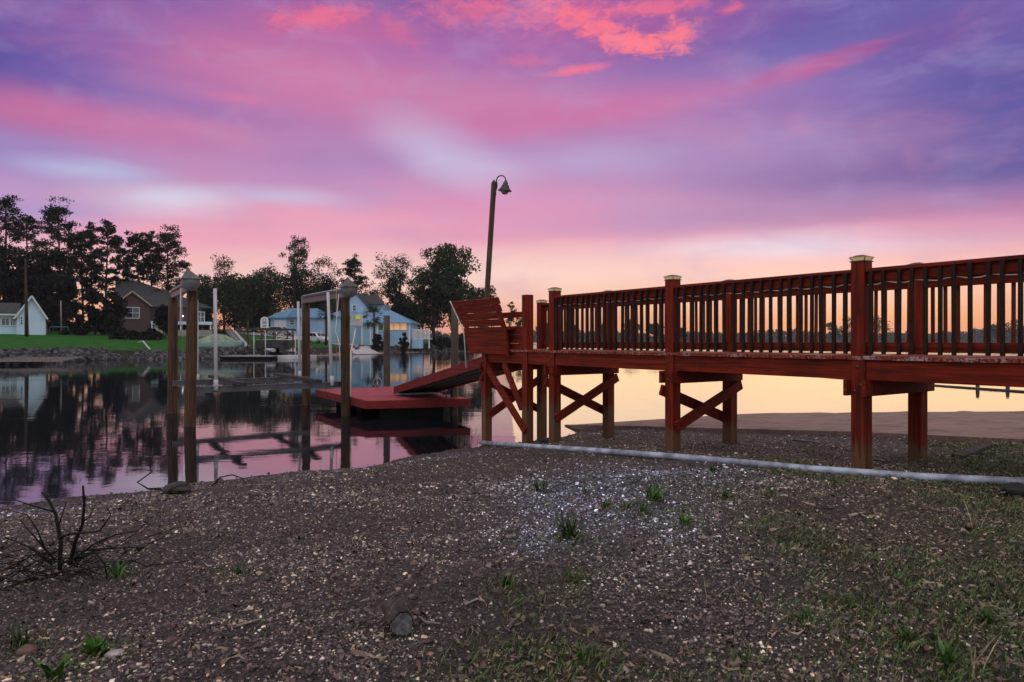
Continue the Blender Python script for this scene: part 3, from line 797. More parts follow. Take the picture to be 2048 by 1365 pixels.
def bank_mat():
    m, n, b = mat('lawn_and_soil')
    p = n.new('ShaderNodeNewGeometry').outputs['Position']; at = n.new('ShaderNodeAttribute', attribute_name='tint')
    f = n.noise(p, 1.2, 5, .6); g = n.noise(p, 14, 3, .6)
    col = n.mix(1.0, at.outputs['Color'], n.mix(n.rng(f.outputs[0], .3, .7), (.6, .6, .6, 1), (1.35, 1.3, 1.2, 1)), 'MULTIPLY')
    n.link(col, b.inputs['Base Color']); b.inputs['Roughness'].default_value = .9; b.inputs['Specular IOR Level'].default_value = .1
    n.link(n.bump(g.outputs[0], .6, .1), b.inputs['Normal']); return m
nx, ny = 330, 300
ax_ = np.linspace(0, 1, nx); gx = -240 + 245 * (1 - (1 - ax_) ** 1.6); ay = np.linspace(0, 1, ny); gy = 46 + 100 * ay + 320 * ay ** 4
GX, GY = np.meshgrid(gx, gy); x = GX.ravel(); y = GY.ravel(); z = fb_arr(x, y)
s = -sdist(np.stack([x, y], 1), FSH)
grass = np.array([.018, .092, .010]); sand = np.array([.20, .16, .15]); soil = np.array([.03, .024, .02])
left = (x < -30)[:, None]
t = np.where(left, np.where((s < 2.9)[:, None], soil, grass), np.where((s < 1.4)[:, None], sand, np.where((s < 4.2)[:, None], soil, grass)))
deep = np.clip((s - 34) / 8, 0, 1)[:, None]
t = t * (1 - deep) + np.array([.03, .045, .02]) * deep
tag(npmesh('far_bank', np.stack([x, y, z], 1), gfaces(nx, ny), bank_mat(), t, smooth=True), kind='structure')

# riprap
def stones(name, pts, sizes, m, col, flat=.6, kind='stuff', label=None, seed=1):
    r = np.random.default_rng(seed); nn = len(pts)
    cu = np.array([(-1, -1, -1), (1, -1, -1), (1, 1, -1), (-1, 1, -1), (-1, -1, 1), (1, -1, 1), (1, 1, 1), (-1, 1, 1)], float) * .62
    fc = np.array([(0, 3, 2, 1), (4, 5, 6, 7), (0, 1, 5, 4), (1, 2, 6, 5), (2, 3, 7, 6), (3, 0, 4, 7)])
    V = cu[None] * r.uniform(.55, 1.25, (nn, 8, 3)); V[:, 4:, :2] *= r.uniform(.4, .9, (nn, 1, 1))
    V = V * (sizes[:, None, None] * np.stack([r.uniform(.7, 1.4, nn), r.uniform(.7, 1.3, nn), r.uniform(.7, 1.2, nn) * flat], 1)[:, None, :])
    a = r.uniform(0, 6.28, nn); ca, sa = np.cos(a), np.sin(a); tl = r.normal(0, .28, (nn, 2))
    x = V[..., 0] * ca[:, None] - V[..., 1] * sa[:, None]; y = V[..., 0] * sa[:, None] + V[..., 1] * ca[:, None]
    z = V[..., 2] + x * tl[:, :1] + y * tl[:, 1:]
    P = np.stack([x, y, z], 2) + pts[:, None, :]
    Fs = (fc[None] + 8 * np.arange(nn)[:, None, None]).reshape(-1, 4)
    o = npmesh(name, P.reshape(-1, 3), Fs, m, np.repeat(col, 8, 0))
    if kind: o['kind'] = kind
    return tag(o, label)
def tint_mat(name, rough=.7, spec=.5, bump=.4, bscale=60):
    m, n, b = mat(name); at = n.new('ShaderNodeAttribute', attribute_name='tint')
    p = n.new('ShaderNodeNewGeometry').outputs['Position']; f = n.noise(p, bscale, 4, .6)
    n.link(n.mix(1.0, at.outputs['Color'], n.mix(n.rng(f.outputs[0], .3, .7), (.7, .7, .7, 1), (1.25, 1.25, 1.25, 1)), 'MULTIPLY'), b.inputs['Base Color'])
    b.inputs['Roughness'].default_value = rough; b.inputs['Specular IOR Level'].default_value = spec
    n.link(n.bump(f.outputs[0], bump, .01), b.inputs['Normal']); return m
M_rip = tint_mat('riprap_stone', .8, .3, .4, 8)
def along(line, i0, i1, nn, smin, smax, seed):
    r = np.random.default_rng(seed); L = line[i0:i1 + 1]; seg = np.hypot(*np.diff(L, axis=0).T); cum = np.concatenate([[0], np.cumsum(seg)])
    q = r.uniform(0, cum[-1], nn); x = np.interp(q, cum, L[:, 0]); y = np.interp(q, cum, L[:, 1])
    j = np.clip(np.searchsorted(cum, q) - 1, 0, len(seg) - 1); d = np.diff(L, axis=0)[j] / seg[j][:, None]
    off = r.uniform(smin, smax, nn); return x - d[:, 1] * off, y + d[:, 0] * off
xs, ys = [], []
for (i0, i1, nn, a, b_, sd) in ((0, 3, 1000, .2, 2.8, 1), (3, 8, 2300, .0, 2.9, 2), (8, 10, 500, 1.0, 3.6, 3), (11, 16, 1500, .3, 3.9, 4), (16, 18, 250, .2, 4, 5)):
    a_, c_ = along(FSH, i0, i1, nn, a, b_, sd); xs.append(a_); ys.append(c_)
xs = np.concatenate(xs); ys = np.concatenate(ys)
keep = ~((xs > -22.5) & (xs < -19.0) & (ys < 112) & (ys > 90))
xs, ys = xs[keep], ys[keep]
sz = RNG.uniform(.16, .40, len(xs)); g = .012 + .10 * RNG.uniform(0, 1, len(xs)) ** 2
stones('riprap_rocks', np.stack([xs, ys, np.maximum(fb_arr(xs, ys), -.1) + sz * .12], 1), sz, M_rip, np.stack([g, g * .97, g * 1.05], 1), .75, label='grey riprap rocks piled along the far water edge', seed=12)

# ------------------------------------------------------------------ vegetation
def leaf_mat(name, lo, hi):
    m, n, b = mat(name); at = n.new('ShaderNodeAttribute', attribute_name='tint')
    n.link(n.mix(at.outputs['Fac'], lo, hi), b.inputs['Base Color']); b.inputs['Roughness'].default_value = .7; b.inputs['Specular IOR Level'].default_value = .15
    b.inputs['Transmission Weight'].default_value = 0; return m
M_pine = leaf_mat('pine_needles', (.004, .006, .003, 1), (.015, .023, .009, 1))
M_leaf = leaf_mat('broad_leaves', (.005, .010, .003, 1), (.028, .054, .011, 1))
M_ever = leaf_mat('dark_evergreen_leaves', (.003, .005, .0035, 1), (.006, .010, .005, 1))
M_bark = wood('dark_tree_bark', (.022, .016, .012, 1), (.055, .04, .03, 1), 'z', 0, None, rough=.9)
def quads(cent, rad, per, size, r, flat=.7, aspect=1.0):
    """loose leaf sprays: 'per' small faces round each clump centre"""
    nn = len(cent); c = np.repeat(cent, per, 0); R = np.repeat(rad, per)
    d = r.normal(0, 1, (len(c), 3)); d /= np.linalg.norm(d, axis=1)[:, None] + 1e-9
    d *= (r.uniform(0, 1, len(c)) ** .5)[:, None]; d[:, 2] *= flat
    p = c + d * R[:, None]
    a = r.normal(0, 1, (len(c), 3)); a /= np.linalg.norm(a, axis=1)[:, None]; b = np.cross(a, r.normal(0, 1, (len(c), 3))); b /= np.linalg.norm(b, axis=1)[:, None] + 1e-9
    s = (size * r.uniform(.5, 1.3, len(c)))[:, None]
    a = a * s * aspect; b = b * s
    V = np.stack([p - a * .9, p - b * .55 + a * .1, p + a, p + b * .6 - a * .05], 1).reshape(-1, 3)
    t = np.repeat(r.uniform(0, 1, nn), per) * .6 + r.uniform(0, .4, len(c))
    return V, np.repeat(t, 4)
def crown(name, parts, m, parent):
    V = np.concatenate([p[0] for p in parts]); t = np.concatenate([p[1] for p in parts])
    return npmesh(name, V, np.arange(len(V)).reshape(-1, 4), m, np.stack([t, t, t], 1), parent=parent)
PXR = .0007326
def span(px, top, d, base=None):
    x = (px - 1024) / F * d; zb = zf(x, d) if base is None else base
    return x, zb, EYE + (682.5 - top) / F * d
def pine(px, top, d, wpx, low, label, seed, group='tall pines on the far bank', dense=1.0, base=None):
    r = np.random.default_rng(seed); x, zb, zt = span(px, top, d, base); h = zt - zb; R = wpx / 2 / F * d
    t = thing('pine_tree', label, 'tree', (x, d, zb), group)
    tb = Vector((r.normal(0, .3), r.normal(0, .3), 0)); ctr = lambda q: Vector((x, d, zb)) + tb * q + Vector((0, 0, h * q)) + Vector((.15 * math.sin(q * 5 + seed), 0, 0))
    m = MB(); m.tube([ctr(q) - Vector((0, 0, .4 if q == 0 else 0)) for q in np.linspace(0, .97, 9)], [.26 * (1 - .75 * q) * h / 20 for q in np.linspace(0, .97, 9)], 7)
    zl = (EYE + (682.5 - low) / F * d - zb) / h
    cs, rd = [], []; nl = int(28 * dense)
    for j in range(nl):
        q = zl + (.98 - zl) * ((j + r.uniform(0, 1)) / nl); u = (q - zl) / (1 - zl)
        prof = (math.sin(math.pi * min(1, u * .80 + .20)) ** .6) * (.55 + .5 * r.uniform())
        a = r.uniform(0, 6.28) if j % 2 else r.choice([0, math.pi]) + r.normal(0, .6); L = R * prof
        s0 = ctr(q - .02); e = s0 + Vector((math.cos(a) * L, math.sin(a) * L, L * r.uniform(.05, .45)))
        m.tube([s0, s0.lerp(e, .5) + Vector((0, 0, -.05 * L)), e], [.07, .045, .02], 4, False)
        for f_ in (.55, .8, 1.0):
            if r.uniform() < .9:
                c = s0.lerp(e, f_) + Vector(r.normal(0, .25, 3)); cs.append(c); rd.append(R * r.uniform(.18, .32))
        if r.uniform() < .45: c = s0.lerp(e, .9) + Vector(r.normal(0, .6, 3)); cs.append(c); rd.append(R * .28)
    for j in range(4): cs.append(ctr(1.0) + Vector(r.normal(0, R * .16, 3)) - Vector((0, 0, R * .15))); rd.append(R * .27)
    m.build('trunk', M_bark, t)
    crown('crown', [quads(np.array(cs), np.array(rd), 52, .15, r, .6, 1.6)], M_pine, t); return t
def broad(px, top, d, wpx, low, label, seed, group='leafy trees on the far bank', nb=84, per=80, size=.19, mt=None, name='leafy_tree', lob=4, base=None, fill=.33):
    r = np.random.default_rng(seed); x, zb, zt = span(px, top, d, base); R = wpx / 2 / F * d; zl = EYE + (682.5 - low) / F * d
    t = thing(name, label, 'tree', (x, d, zb), group); H = zt - zl; cz = (zt + zl) / 2
    m = MB(); top_t = Vector((x, d, zl + H * .55)); m.tube([Vector((x, d, zb - .4)), Vector((x + .1, d, zb + (zl - zb) * .6)), Vector((x, d, zl + H * .2)), top_t], [.3, .24, .18, .06], 7)
    lobes = [(r.uniform(-.5, .5) * R, r.uniform(-.4, .4) * R, r.uniform(-.2, .32) * H, r.uniform(.42, .66)) for _ in range(lob)] + [(0, 0, -.12 * H, .75), (r.uniform(-.2, .2) * R, 0, .24 * H, .5)]
    cs, rd = [], []
    for j in range(nb):
        lx, ly, lz, ls = lobes[j % len(lobes)]
        v = r.normal(0, 1, 3); v /= np.linalg.norm(v); v *= r.uniform(.45, 1) 
        c = Vector((x + lx + v[0] * R * ls, d + ly + v[1] * R * ls, cz + lz + v[2] * H * .5 * ls))
        c.z = min(c.z, zt - R * .12); c.z = max(c.z, zl + .1); cs.append(c); rd.append(R * r.uniform(.6, 1.1) * fill)
        if j % 3 == 0:
            st = Vector((x, d, zl + H * r.uniform(.0, .4))); m.tube([st, st.lerp(c, .5) + Vector((0, 0, .06 * H)), c], [.10, .06, .02], 4, False)
    m.build('trunk', M_bark, t)
    crown('crown', [quads(np.array(cs), np.array(rd), per, size, r, .8, 1.1)], mt or M_leaf, t); return t
def bush(px, top, d, wpx, label, seed, group='dark shrubs on the far bank', mt=None, per=60, nb=26, size=.2, name='shrub', cat='shrub', base=None):
    r = np.random.default_rng(seed); x, zb, zt = span(px, top, d, base); R = wpx / 2 / F * d; H = zt - zb
    t = thing(name, label, cat, (x, d, zb), group); cs = []; rd = []
    for j in range(nb):
        a = r.uniform(0, 6.28); q = r.uniform(0, 1) ** .6; hh = r.uniform(.05, 1); w = math.sqrt(max(0, 1 - (hh * .95) ** 2.2))
        cs.append((x + math.cos(a) * R * q * w, d + math.sin(a) * R * q * w * .8, zb + hh * H * .88)); rd.append(min(R, H) * r.uniform(.26, .4))
    m = MB()
    for j in range(4): m.tube([(x, d, zb - .2), (x + r.normal(0, .3) * R, d, zb + H * .6)], [.06, .02], 5)
    m.build('stems', M_bark, t)
    crown('foliage', [quads(np.array(cs), np.array(rd), per, size, r, .9, 1.1)], mt or M_ever, t); return t

pine(8, 393, 112, 96, 560, 'tallest pine at the left edge, crown reaching far down', 11, dense=1.5)
pine(52, 428, 118, 70, 540, 'slim pine crowded between the two tallest pines at the left', 12)
pine(120, 411, 110, 100, 560, 'broad round topped pine, second tallest on the far bank', 13, dense=1.7)
pine(165, 462, 121, 64, 600, 'pine with open ragged crown just right of the broad round topped pine', 14, dense=1.0)
pine(188, 452, 115, 52, 590, 'narrow pine with twin looking bare trunk above the dark shrubs', 15)
pine(214, 448, 108, 70, 585, 'pine with tall bare trunk and oval crown left of the brick house', 16, dense=1.2)
pine(242, 500, 119, 46, 600, 'short thin pine in the gap left of the brick house roof', 17, dense=.8)
pine(277, 467, 112, 58, 560, 'left pine of the three behind the brick house roof', 18, dense=1.1)
pine(302, 466, 121, 46, 560, 'thin middle pine of the three behind the brick house roof', 19, dense=.9)
pine(336, 462, 113, 90, 590, 'wide flat topped pine standing right behind the brick house roof', 20, dense=1.5)
for i, (px, top, d, w, lab) in enumerate(((-14, 470, 101, 90, 'black dense evergreen cut by the left edge of the view'), (40, 505, 103, 84, 'black dense evergreen rising directly behind the white cottage gable'),
        (92, 500, 100, 78, 'black dense evergreen at the right of the white cottage'), (128, 545, 97, 60, 'lower black evergreen next to the bare gap in the trees'))):
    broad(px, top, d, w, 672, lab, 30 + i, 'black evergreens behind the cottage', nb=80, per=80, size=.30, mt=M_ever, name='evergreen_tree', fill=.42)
for i, (px, top, d, w, lab) in enumerate(((152, 596, 92, 46, 'dark shrub at the left end of the shrub row by the lawn'), (190, 575, 94, 58, 'tallest dark shrub in the row left of the brick house'), (226, 580, 93, 62, 'dark shrub touching the left wall of the brick house'),
        (250, 662, 86, 66, 'low dark hedge plant under the brick house window'), (300, 660, 87, 50, 'low dark hedge plant right of the brick house window'), (330, 605, 90, 40, 'rounded small tree in front of the brick house porch'))):
    bush(px, top, d, w, lab, 50 + i, nb=34, per=80, size=.22)
L1 = 'leafy trees on the far bank'
broad(448, 509, 128, 124, 640, 'round leafy tree right of the left boat lift poles', 70, nb=60)
broad(540, 532, 140, 100, 650, 'medium leafy tree behind the garage roof', 71, nb=50)
broad(588, 469, 146, 92, 590, 'tall loose leafy tree topping the middle of the far bank', 72, nb=44, lob=5, fill=.26)
broad(660, 514, 150, 96, 640, 'leafy tree behind the steel top beam of the boat lift', 73, nb=52)
pine(708, 517, 150, 56, 590, 'slender pine behind the right boat lift pile', 74, dense=1.1)
broad(745, 566, 150, 90, 660, 'low leafy tree behind the blue two storey house', 75, nb=44)
broad(798, 499, 140, 84, 640, 'upright leafy tree with notched top behind the blue house', 76, nb=60, lob=5)
broad(905, 492, 124, 168, 672, 'largest leafy tree, broad and dark, left of the lamp pole', 77, nb=130, per=90, size=.26, lob=7, fill=.25)
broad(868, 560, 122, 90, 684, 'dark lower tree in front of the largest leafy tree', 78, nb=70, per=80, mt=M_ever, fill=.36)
broad(965, 572, 128, 66, 680, 'small ragged tree right of the largest leafy tree', 79, nb=50, fill=.36)
for i, (px, top, d, w, lab) in enumerate(((495, 548, 134, 90, 'rounded leafy tree between the round tree and the tall loose tree'), (625, 540, 148, 90, 'full leafy tree filling in right of the tall loose tree'), (690, 556, 146, 80, 'rounded leafy tree under the slender pine'),
        (845, 536, 132, 80, 'leafy tree between the notched tree and the largest tree'), (415, 552, 132, 70, 'leafy tree beside the right end of the brick house'))):
    broad(px, top, d, w, 670, lab, 170 + i, nb=70)
broad(1018, 600, 150, 44, 680, 'thin sparse tree seen over the bench back', 80, nb=24, per=40, fill=.24, base=0.2)
broad(1040, 634, 158, 40, 684, 'small sparse tree seen through the gap under the side rail', 81, nb=18, per=40, base=.2)
for i, (px, top, d, w, lab) in enumerate(((400, 566, 138, 76, 'dark thicket tree between the brick house and the round leafy tree'), (470, 548, 140, 110, 'dark thicket tree under the round leafy tree'), (525, 562, 146, 110, 'dark thicket tree behind the two arched sign'),
        (590, 548, 152, 130, 'dark thicket tree behind the garage'), (650, 556, 150, 120, 'dark thicket tree behind the steel guide pole'), (812, 575, 138, 110, 'dark thicket tree at the right end of the blue house'))):
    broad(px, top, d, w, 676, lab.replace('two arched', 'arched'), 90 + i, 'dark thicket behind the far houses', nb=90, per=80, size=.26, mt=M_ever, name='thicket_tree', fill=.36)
for i, (px, top, d, w, lab) in enumerate(((885, 676, 118, 60, 'dark bush at the water edge under the largest leafy tree'), (925, 668, 121, 70, 'dark bush at the shore behind the grey piling'), (755, 668, 104, 24, 'round bush at the foot of the palm'), (808, 664, 108, 20, 'clipped bush beside the lit windows'))):
    bush(px, top, d, w, lab, 110 + i, 'bushes by the far shore', nb=26)

def palm(px, top, d, wpx, label, seed):
    r = np.random.default_rng(seed); x, zb, zt = span(px, top, d); R = wpx / 2 / F * d; hub = zt - R * .75
    t = thing('palm_tree', label, 'tree', (x, d, zb), 'palms by the blue house')
    m = MB(); m.tube([(x, d, zb - .3), (x + .05, d, (zb + hub) / 2), (x, d, hub)], [.2, .15, .16], 8); m.build('trunk', M_bark, t)
    P = MB()
    for j in range(46):
        a = r.uniform(0, 6.28); e = r.uniform(-.75, 1.35); L = R * r.uniform(.6, .95); dr = Vector((math.cos(a) * math.cos(e), math.sin(a) * math.cos(e), math.sin(e)))
        s0 = Vector((x, d, hub)) ; e0 = s0 + dr * L * .5; side = dr.cross(Vector((0, 0, 1))).normalized()
        for q in range(11):
            b = (q - 5) / 5 * 1.15; tip = e0 + (dr * math.cos(b) + side * math.sin(b)) * L * .55 - Vector((0, 0, .12 * L * abs(b) + .1 * L))
            w = side * math.cos(b) * .045 - dr * math.sin(b) * .045
            P.add([e0 - w, e0 + w, tip], [(0, 1, 2)])
        P.add([s0 - side * .03, s0 + side * .03, e0 + side * .03, e0 - side * .03], [(0, 1, 2, 3)])
    P.build('fronds', simple('palm_fronds', (.016, .026, .012), .7, var=.4, scale=1), t)
palm(748, 604, 106, 84, 'fan palm in front of the blue two storey house', 5)
palm(652, 604, 103, 60, 'fan palm half hidden between the two right boat lift piles', 6)

# far shore of the lake
def far_tree_mass():
    r = np.random.default_rng(77); nn = 2600
    x = r.uniform(-420, 1150, nn); y = r.uniform(905, 990, nn) + 40 * np.sin(x * .006); base = 1.0
    hh = r.uniform(9, 15.5, nn) + 2.5 * np.sin(x * .021) + 2 * np.sin(x * .05 + 1)
    C = []; Rr = []
    for q in (.15, .4, .62, .82):
        C.append(np.stack([x + r.normal(0, 2, nn), y, base + hh * q], 1)); Rr.append(np.full(nn, 3.6) * (1.1 - .5 * q) * r.uniform(.7, 1.3, nn))
    V, t = quads(np.concatenate(C), np.concatenate(Rr), 7, 2.0, r, 1.0)
    o = npmesh('far_treeline', V, np.arange(len(V)).reshape(-1, 4), M_leaf, np.stack([t] * 3, 1)); tag(o, 'long low wood along the far shore of the lake', kind='stuff')
far_tree_mass()
nx, ny = 120, 14; gx, gy, _, _ = grid(-1500, 1900, nx, 880, 1500, ny)
gz = np.interp(gy + 12 * np.sin(gx * .01), [880, 895, 905, 1500], [-1.5, -.2, .8, 9]); sh = MB()
tag(npmesh('far_shore', np.stack([gx, gy + 40 * np.sin(gx * .006), gz], 1), gfaces(nx, ny), simple('wooded_soil', (.035, .035, .022), .9), smooth=True), kind='structure')
G2 = 'trees on the low islet across the lake'
for i, (px, top, w, lab) in enumerate(((1092, 644, 40, 'small lake tree seen between the two capped posts at the walkway end'), (1150, 652, 40, 'low lake tree seen behind the farthest railing bay'), (1215, 648, 44, 'lake tree behind the middle of the farthest railing bay'), (1262, 640, 50, 'tallest lake tree behind the second railing bay'), (1310, 647, 46, 'lake tree left of the middle capped post'),
        (1362, 655, 30, 'low lake tree right of the middle capped post'), (1668, 646, 40, 'lake tree left of the nearest capped post'), (1706, 634, 56, 'broad lake tree hidden partly by the nearest capped post'), (1752, 634, 60, 'broad lake tree right of the nearest capped post'), (1985, 648, 40, 'ragged lake tree near the right edge of the view'), (2030, 640, 56, 'lake tree cut by the right edge of the view'))):
    d = 330 if px < 1500 else 520
    broad(px, top, d, w, 678, lab, 140 + i, 'trees out across the lake', nb=34, per=34, size=.62, mt=M_leaf, name='lake_tree', base=.3, fill=.34)
# narrow spits of land that carry them
for (x0, x1, yc, hw) in ((6, 96, 332, 9), (226, 305, 522, 10), (350, 420, 522, 10)):
    nx, ny = 30, 9; gx, gy, _, _ = grid(x0, x1, nx, yc - hw, yc + hw, ny)
    u = (gx - x0) / (x1 - x0) * 2 - 1; v = (gy - yc) / hw; gz = .9 * (1 - u ** 4 - v ** 2 * 1.1) + .1 * np.sin(gx) - .1
    tag(npmesh('islet_terrain', np.stack([gx, gy, gz], 1), gfaces(nx, ny), simple('islet_soil', (.035, .035, .022), .9), smooth=True), kind='structure')
# ------------------------------------------------------------------ houses
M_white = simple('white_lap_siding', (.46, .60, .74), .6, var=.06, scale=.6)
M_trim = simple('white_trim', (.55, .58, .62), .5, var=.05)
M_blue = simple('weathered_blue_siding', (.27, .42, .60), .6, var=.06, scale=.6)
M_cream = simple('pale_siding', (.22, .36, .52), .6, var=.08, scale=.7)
M_roofd = simple('dark_shingles', (.022, .026, .032), .85, var=.35, scale=3)
M_roofb = simple('blue_metal_roof', (.14, .30, .44), .35, .3, .12, 1.2)
mb_, nb_, bb_ = mat('brick'); tcx = nb_.new('ShaderNodeTexCoord').outputs['Object']; bk = nb_.new('ShaderNodeTexBrick'); nb_.link(nb_.vmath('MULTIPLY', tcx, (1, 1, 1)), bk.inputs['Vector'])
bk.inputs['Color1'].default_value = (.075, .038, .040, 1); bk.inputs['Color2'].default_value = (.05, .027, .028, 1); bk.inputs['Mortar'].default_value = (.08, .068, .07, 1); bk.inputs['Scale'].default_value = 3.2
mp_ = nb_.new('ShaderNodeMapping'); mp_.inputs['Rotation'].default_value = (math.radians(90), 0, 0); nb_.link(tcx, mp_.inputs[0]); nb_.link(mp_.outputs[0], bk.inputs['Vector'])
nb_.link(bk.outputs[0], bb_.inputs['Base Color']); bb_.inputs['Roughness'].default_value = .9; M_brick = mb_
mg2, ng2, bg2 = mat('window_glass'); bg2.inputs['Base Color'].default_value = (.02, .025, .03, 1); bg2.inputs['Roughness'].default_value = .05; bg2.inputs['Specular IOR Level'].default_value = 1.0
nz_ = ng2.noise(ng2.new('ShaderNodeTexCoord').outputs['Object'], 1.5, 2); ng2.link(ng2.bump(nz_.outputs[0], .05, .05), bg2.inputs['Normal']); M_glass = mg2
M_litw = simple('lit_window_pane', (.5, .3, .15), .4, var=.3, scale=1.1, emit=(1, .42, .14, 1), es=.42)
YV = Vector((0, 1, 0)); XV = Vector((1, 0, 0))
def window(parent, x0, x1, z0, z1, y, lit=False, bars=(1, 1)):
    """window in a wall facing the viewer at depth y: frame with bars, glass a sub-part"""
    m = MB(); t = .09
    for a, b, c, d in ((x0 - t, x1 + t, z1, z1 + t), (x0 - t, x1 + t, z0 - t, z0), (x0 - t, x0, z0, z1), (x1, x1 + t, z0, z1)): m.box(a, b, y - .07, y + .05, c, d)
    for i in range(1, bars[0] + 1):
        q = x0 + (x1 - x0) * i / (bars[0] + 1); m.box(q - .03, q + .03, y - .055, y + .03, z0, z1)
    for i in range(1, bars[1] + 1):
        q = z0 + (z1 - z0) * i / (bars[1] + 1); m.box(x0, x1, y - .05, y + .03, q - .03, q + .03)
    f = m.build('window', M_trim, parent)
    g = MB(); g.box(x0 + .002, x1 - .002, y - .025, y + .01, z0 + .002, z1 - .002); g.build('pane', M_litw if lit else M_glass, f)
def gable_house(m, x0, x1, y0, y1, zb, ze, zp, xp=None):
    xp = (x0 + x1) / 2 if xp is None else xp
    m.profile([(x0, zb), (x1, zb), (x1, ze), (xp, zp), (x0, ze)], (0, 0, 0), XV, UP, YV, y0, y1)
def gable_roof(m, x0, x1, y0, y1, ze, zp, xp=None, t=.16, oh=.35):
    xp = (x0 + x1) / 2 if xp is None else xp
    for xa in (x0, x1):
        s = (zp - ze) / (xp - xa); xe = xa + (-oh if xa < xp else oh); zee = ze + s * (xe - xa)
        m.profile([(xe, zee + .01), (xp, zp + .01), (xp, zp + t), (xe, zee + t)] if xa < xp else [(xp, zp + .01), (xe, zee + .01), (xe, zee + t), (xp, zp + t)], (0, 0, 0), XV, UP, YV, y0 - oh, y1 + oh)
def hip_roof(m, x0, x1, y0, y1, ze, zr, xr0, xr1, oh=.45):
    x0 -= oh; x1 += oh; y0 -= oh; y1 += oh; ym = (y0 + y1) / 2
    m.add([(x0, y0, ze), (x1, y0, ze), (x1, y1, ze), (x0, y1, ze), (xr0, ym, zr), (xr1, ym, zr), (x0, y0, ze - .18), (x1, y0, ze - .18), (x1, y1, ze - .18), (x0, y1, ze - .18)],
          [(0, 1, 5, 4), (1, 2, 5), (2, 3, 4, 5), (3, 0, 4), (0, 6, 7, 1), (1, 7, 8, 2), (2, 8, 9, 3), (3, 9, 6, 0), (6, 9, 8, 7)])
def X(px, d): return (px - 1024) / F * d
def Z(py, d): return EYE + (682.5 - py) / F * d
def rake(m, xa, za, xb, zb_, y, w=.22): m.bar((xa, y, za), (xb, y, zb_), .08, w)

# white cottage
d = 88.0; b0 = Z(669, d) - .8
h = thing('white_cottage', 'small white cottage with a steep gable at the left edge of the far bank', 'house', (X(60, d), d, b0))
gx0, gx1 = X(34, d), X(91, d); ze, zp, xp = Z(634, d), Z(594, d), X(64, d)
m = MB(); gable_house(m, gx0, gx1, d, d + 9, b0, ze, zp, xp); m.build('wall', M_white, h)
m = MB(); gable_roof(m, gx0, gx1, d, d + 9, ze, zp, xp); m.build('roof', M_roofd, h)
m = MB(); rake(m, gx0 - .3, ze - .3, xp, zp + .1, d - .36); rake(m, gx1 + .3, ze - .3, xp, zp + .1, d - .36); m.box(gx1 - .1, gx1 + .01, d - .06, d - .01, b0, ze - .1); m.build('barge_board', M_trim, h)
window(h, X(42, d), X(45.5, d), Z(649, d), Z(635, d), d - .02, bars=(0, 2))
px0 = X(-40, d); m = MB(); m.box(px0, gx0 - .01, d + .8, d + 7, b0, Z(630, d)); m.build('porch_wall', simple('pale_blue_siding', (.42, .60, .70), .6, var=.06, scale=.6), h)
m = MB(); q = [(px0, d + .4, Z(629, d)), (gx0 + .3, d + .4, Z(629, d)), (gx0 + .3, d + 4.5, Z(604, d)), (px0, d + 4.5, Z(604, d))]
m.add(q + [(a, b, c - .15) for a, b, c in q], [(0, 1, 2, 3), (7, 6, 5, 4), (0, 4, 5, 1), (1, 5, 6, 2), (2, 6, 7, 3), (3, 7, 4, 0)]); m.build('porch_roof', M_roofd, h)
m = MB(); m.box(px0, gx0 - .02, d + .28, d + .38, Z(632, d), Z(629, d)); m.build('gutter', M_trim, h)
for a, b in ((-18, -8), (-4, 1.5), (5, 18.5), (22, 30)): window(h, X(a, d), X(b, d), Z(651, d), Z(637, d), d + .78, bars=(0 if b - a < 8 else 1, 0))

h.rotation_euler = (0, 0, math.radians(33)); h.scale = (.83, 1, 1)
# brick house
d = 104.0; b0 = Z(664, d) - 1.0
h = thing('brick_house', 'brick house with grey hip roof, small front gable and white framed window', 'house', (X(320, d), d, b0))
m = MB(); gable_house(m, X(233, d), X(300, d), d, d + 9, b0, Z(609, d), Z(586, d), X(266, d)); m.build('front_wall', M_brick, h)
m = MB(); gable_roof(m, X(233, d), X(300, d), d, d + 9, Z(609, d), Z(586, d), X(266, d)); m.build('front_gable_roof', M_roofd, h)
m = MB(); rake(m, X(228, d), Z(613.5, d), X(266, d), Z(585, d), d - .4); rake(m, X(305, d), Z(613.5, d), X(266, d), Z(585, d), d - .4); m.build('barge_board', simple('tan_trim', (.30, .22, .17), .6), h)
m = MB(); m.box(X(236, d + 3), X(426, d + 3), d + 3, d + 15, b0, Z(612, d + 3)); m.build('main_wall', M_brick, h)
m = MB(); hip_roof(m, X(236, d), X(426, d), d + 3.1, d + 15, Z(612, d), Z(566, d + 8), X(283, d + 8), X(333, d + 8)); m.build('roof', M_roofd, h)
window(h, X(254, d), X(266, d), Z(637, d), Z(617, d), d - .02, bars=(0, 1)); window(h, X(267.5, d), X(279, d), Z(637, d), Z(617, d), d - .02, bars=(0, 1))
window(h, X(398, d), X(413, d), Z(642, d), Z(622, d), d + 2.98, bars=(1, 1))
m = MB(); m.box(X(302, d), X(428, d), d - .2, d + 2.9, Z(649, d), Z(643, d)); m.build('porch_roof', M_white, h)
m = MB()
for q in (304, 330, 362, 396, 424): m.box(X(q, d) - .1, X(q, d) + .1, d - .1, d + .1, b0, Z(649, d))
m.build('porch_post', M_trim, h)
m = MB(); m.box(X(302, d), X(428, d), d - .25, d + 2.9, b0, b0 + 1.3); m.build('porch_floor', simple('porch_concrete', (.25, .23, .22), .8), h)
M_lamp2 = simple('porch_lamp_glass', (.9, .9, .85), .3, emit=(1, .95, .85, 1), es=3.0)
